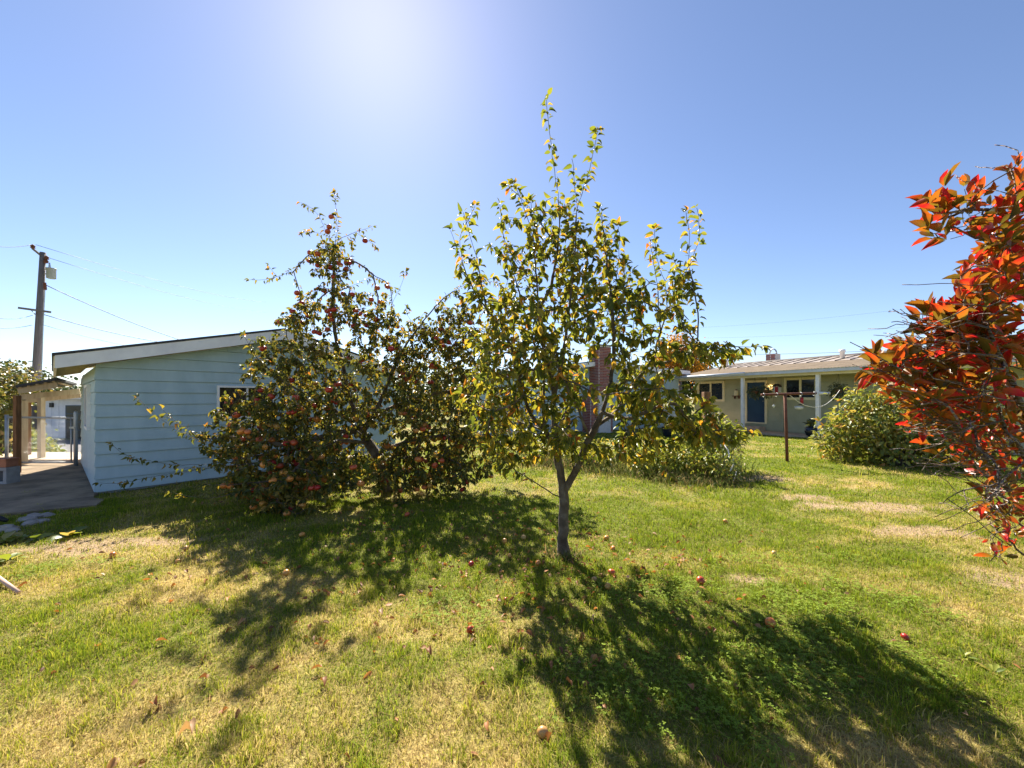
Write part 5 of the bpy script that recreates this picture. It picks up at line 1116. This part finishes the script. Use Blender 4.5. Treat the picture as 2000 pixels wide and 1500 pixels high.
MB().tube([pp_(87.5, 566, -.2), pp_(84, 640, -.2), pp_(80, 760, -.2)], .025, 5).build('riser_pipe', M['galv'], up)
wires = [((90, 557), 22, (420, 684), 34, .3, 'service wire dropping from the pole towards the shed roof'), ((84, 614), 22, (420, 676), 42, .5, 'thick cable leaving the pole at its lower crossarm'), ((82, 634), 22, (400, 690), 42, .5, 'thin cable just under the thick one on the pole'), ((70, 478), 22, (520, 590), 70, .6, 'topmost power line running right from the pole'), ((93, 503), 22, (520, 610), 70, .6, 'second power line running right from the pole top'),
         ((62, 478), 21.5, (-60, 470), 18, .2, 'topmost power line running left out of the picture'), ((68, 614), 22, (-60, 606), 16, .3, 'cable sagging left from the lower crossarm'), ((66, 634), 22, (-60, 637), 16, .15, 'lowest cable running left from the pole'),
         ((1470, 692), 30, (2080, 655), 22, .25, 'thin wire crossing low over the house roof'), ((1360, 640), 60, (2080, 560), 40, .6, 'faint upper wire high over the house roof'), ((1380, 660), 60, (2080, 606), 40, .6, 'faint lower wire high over the house roof')]
for k, ((a, b_), Ya, (c, d_), Yb, sg, lab) in enumerate(wires):
    rad = (.022 if k in (1, 0) else .012) if k < 9 else .007; sag_line('overhead_wire', P(a, b_, Ya), P(c, d_, Yb), sg, rad, M['wire'], lab, 'wire', 'overhead wires', 18)

# ------------------------------------------------------------------ windfalls and fallen leaves
falls = [(1369, 1139, 'r', .040, 'bright red fallen apple in the shaded grass right of the young tree'), (1505, 1225, 'o', .038, 'large pinkish fallen apple lying alone in the clover'), (1195, 1122, 'r', .038, 'red fallen apple just right of the young tree trunk, in shade'), (1184, 1052, 'o', .036, 'orange fallen apple in sun, uppermost right of the young trunk'), (1197, 1072, 'o', .034, 'brownish fallen apple just below the uppermost one by the trunk'),
         (1187, 1150, 'o', .032, 'small pink fallen apple, lowest of those right of the trunk'), (1160, 1136, 'p', .030, 'yellow fallen apple in shade below the young trunk'), (985, 1063, 'o', .034, 'orange fallen apple in shade left of the young trunk'), (1022, 1053, 'p', .033, 'pale fallen apple in sun left of the young trunk'), (1051, 1102, 'o', .034, 'orange fallen apple in sunny tuft below left of the trunk'), (919, 1235, 'r', .030, 'small red and pale fallen apple in mid lawn'),
         (921, 1107, 'r', .034, 'dark red fallen apple in deep shade left of the trunk'), (558, 1126, 'o', .034, 'pink fallen apple at the shadow edge below the old tree'), (221, 1092, 'o', .037, 'orange fallen apple alone on the sunny left lawn'), (348, 1104, 'o', .028, 'small orange fallen apple near the left shadow edge'), (363, 1079, 'p', .028, 'small tan fallen apple on sunlit grass at left'), (1060, 1440, 'p', .029, 'yellow fallen apple nearest the viewer'), (1512, 1083, 'p', .034, 'yellow fallen apple in sun right of the shadow'), (1417, 1020, 'o', .034, 'pink fallen apple farthest right on the sunny lawn'),
         (988, 1173, 'r', .024, 'tiny red fallen apple in the middle of the lawn'), (795, 1012, 'r', .040, 'dark red fallen apple under the hanging bough of the old tree'), (772, 996, 'o', .038, 'orange fallen apple under the old tree, left of dark one'), (1033, 1036, 'o', .030, 'brown fallen apple in shade close left of the trunk'), (995, 1090, 'o', .028, 'reddish fallen apple half hidden in shaded grass'), (1768, 1256, 'r', .026, 'small orange-red fallen apple far right below the shrub'), (590, 1050, 'o', .036, 'orange fallen apple in dark shade under the old tree')]
for k, (a, b_, kind, rad, lab) in enumerate(falls):
    q = G(a, b_); rad *= .88; z = gz1(q[0], q[1]) + rad * .62 + .006; me = {'r': AP_R, 'o': AP_O, 'p': AP_P}[kind]; o = link('fallen_apple', me); o.location = (q[0], q[1], z); o.scale = (rad, rad, rad * .92); o.rotation_euler = (random.uniform(-1.8, 1.8), random.uniform(-1, 1), random.uniform(0, 6)); tag(o, lab, 'apple', 'windfall apples on the lawn')
fl = [(307, 1385, .085, 'bright orange fallen leaf standing in the near left lawn'), (470, 1222, .08, 'rust-brown fallen leaf at the left shadow edge'), (625, 1346, .075, 'orange curled fallen leaf in the near lawn'), (375, 1447, .10, 'long curled brown fallen leaf near the bottom left'), (403, 1336, .07, 'small brown fallen leaf above the bright orange one'), (665, 1172, .06, 'little orange fallen leaf in the shade below the old tree'), (1170, 1300, .085, 'dark red-brown fallen leaf in the middle foreground shade'), (1072, 1306, .06, 'orange-brown fallen leaf in shade, centre foreground'), (232, 1488, .08, 'red-brown fallen leaf at the very bottom left'), (890, 1206, .07, 'dark orange fallen leaf left of the small red apple'), (835, 1280, .085, 'brown curled fallen leaf in sun, centre lawn'), (1250, 1118, .09, 'yellow-orange fallen leaf pile right of the young trunk')]
for k, (a, b_, sz, lab) in enumerate(fl):
    q = G(a, b_); r7 = np.random.default_rng(200 + k); v, f = TPL['apple']; v2 = v.copy(); v2[:, 2] += .35 * np.sin(v2[:, 1] * 3) * (1 if k % 2 else .4) + .9 * np.abs(v2[:, 0]) ** 1.3 * (1 if k % 3 else 2)
    me = raw_mesh('fallen_leaf', v2, f, 3, M['leaf_fallen'], {'rnd': np.full(len(v2), r7.random()), 'tpos': v2[:, 1]}, True); o = link('fallen_leaf', me); o.location = (q[0], q[1], gz1(q[0], q[1]) + .03); o.scale = (sz * .7,) * 3; o.rotation_euler = (r7.normal(.2, .3), r7.normal(0, .4), r7.uniform(0, 6)); tag(o, lab, 'leaf', 'large fallen leaves on the lawn')
r = np.random.default_rng(61); n = 900; x = np.concatenate([r.normal(.5, .9, n // 2), r.normal(-1.3, 1.6, n // 2)]); y = np.concatenate([r.normal(3.4, .7, n // 2), r.normal(3.8, 1.3, n // 2)]); k = (y > 1.5) & ~no_grass(x, y); x, y = x[k], y[k]
pos = np.stack([x, y, gz(x, y) + r.uniform(.01, .035, len(x))], 1); a = r.uniform(0, 6.28, len(x)); dd = np.stack([np.cos(a), np.sin(a), r.normal(0, .25, len(x))], 1)
lo = leaves_joined('leaf_litter', 'apple', M['leaf_fallen'], pos, frames(dd, np.tile((0, 0, 1.0), (len(x), 1)), r.normal(0, .7, len(x))), r.uniform(.025, .055, len(x)), np.zeros(3), None, 61); tag(lo, 'small brown fallen leaves strewn under the apple trees', 'leaves', kind='stuff')
print('COUNTS blades', N_BLADES, 'front', N_FT, 'back', N_BT, 'red', N_RS, 'apples', napp)
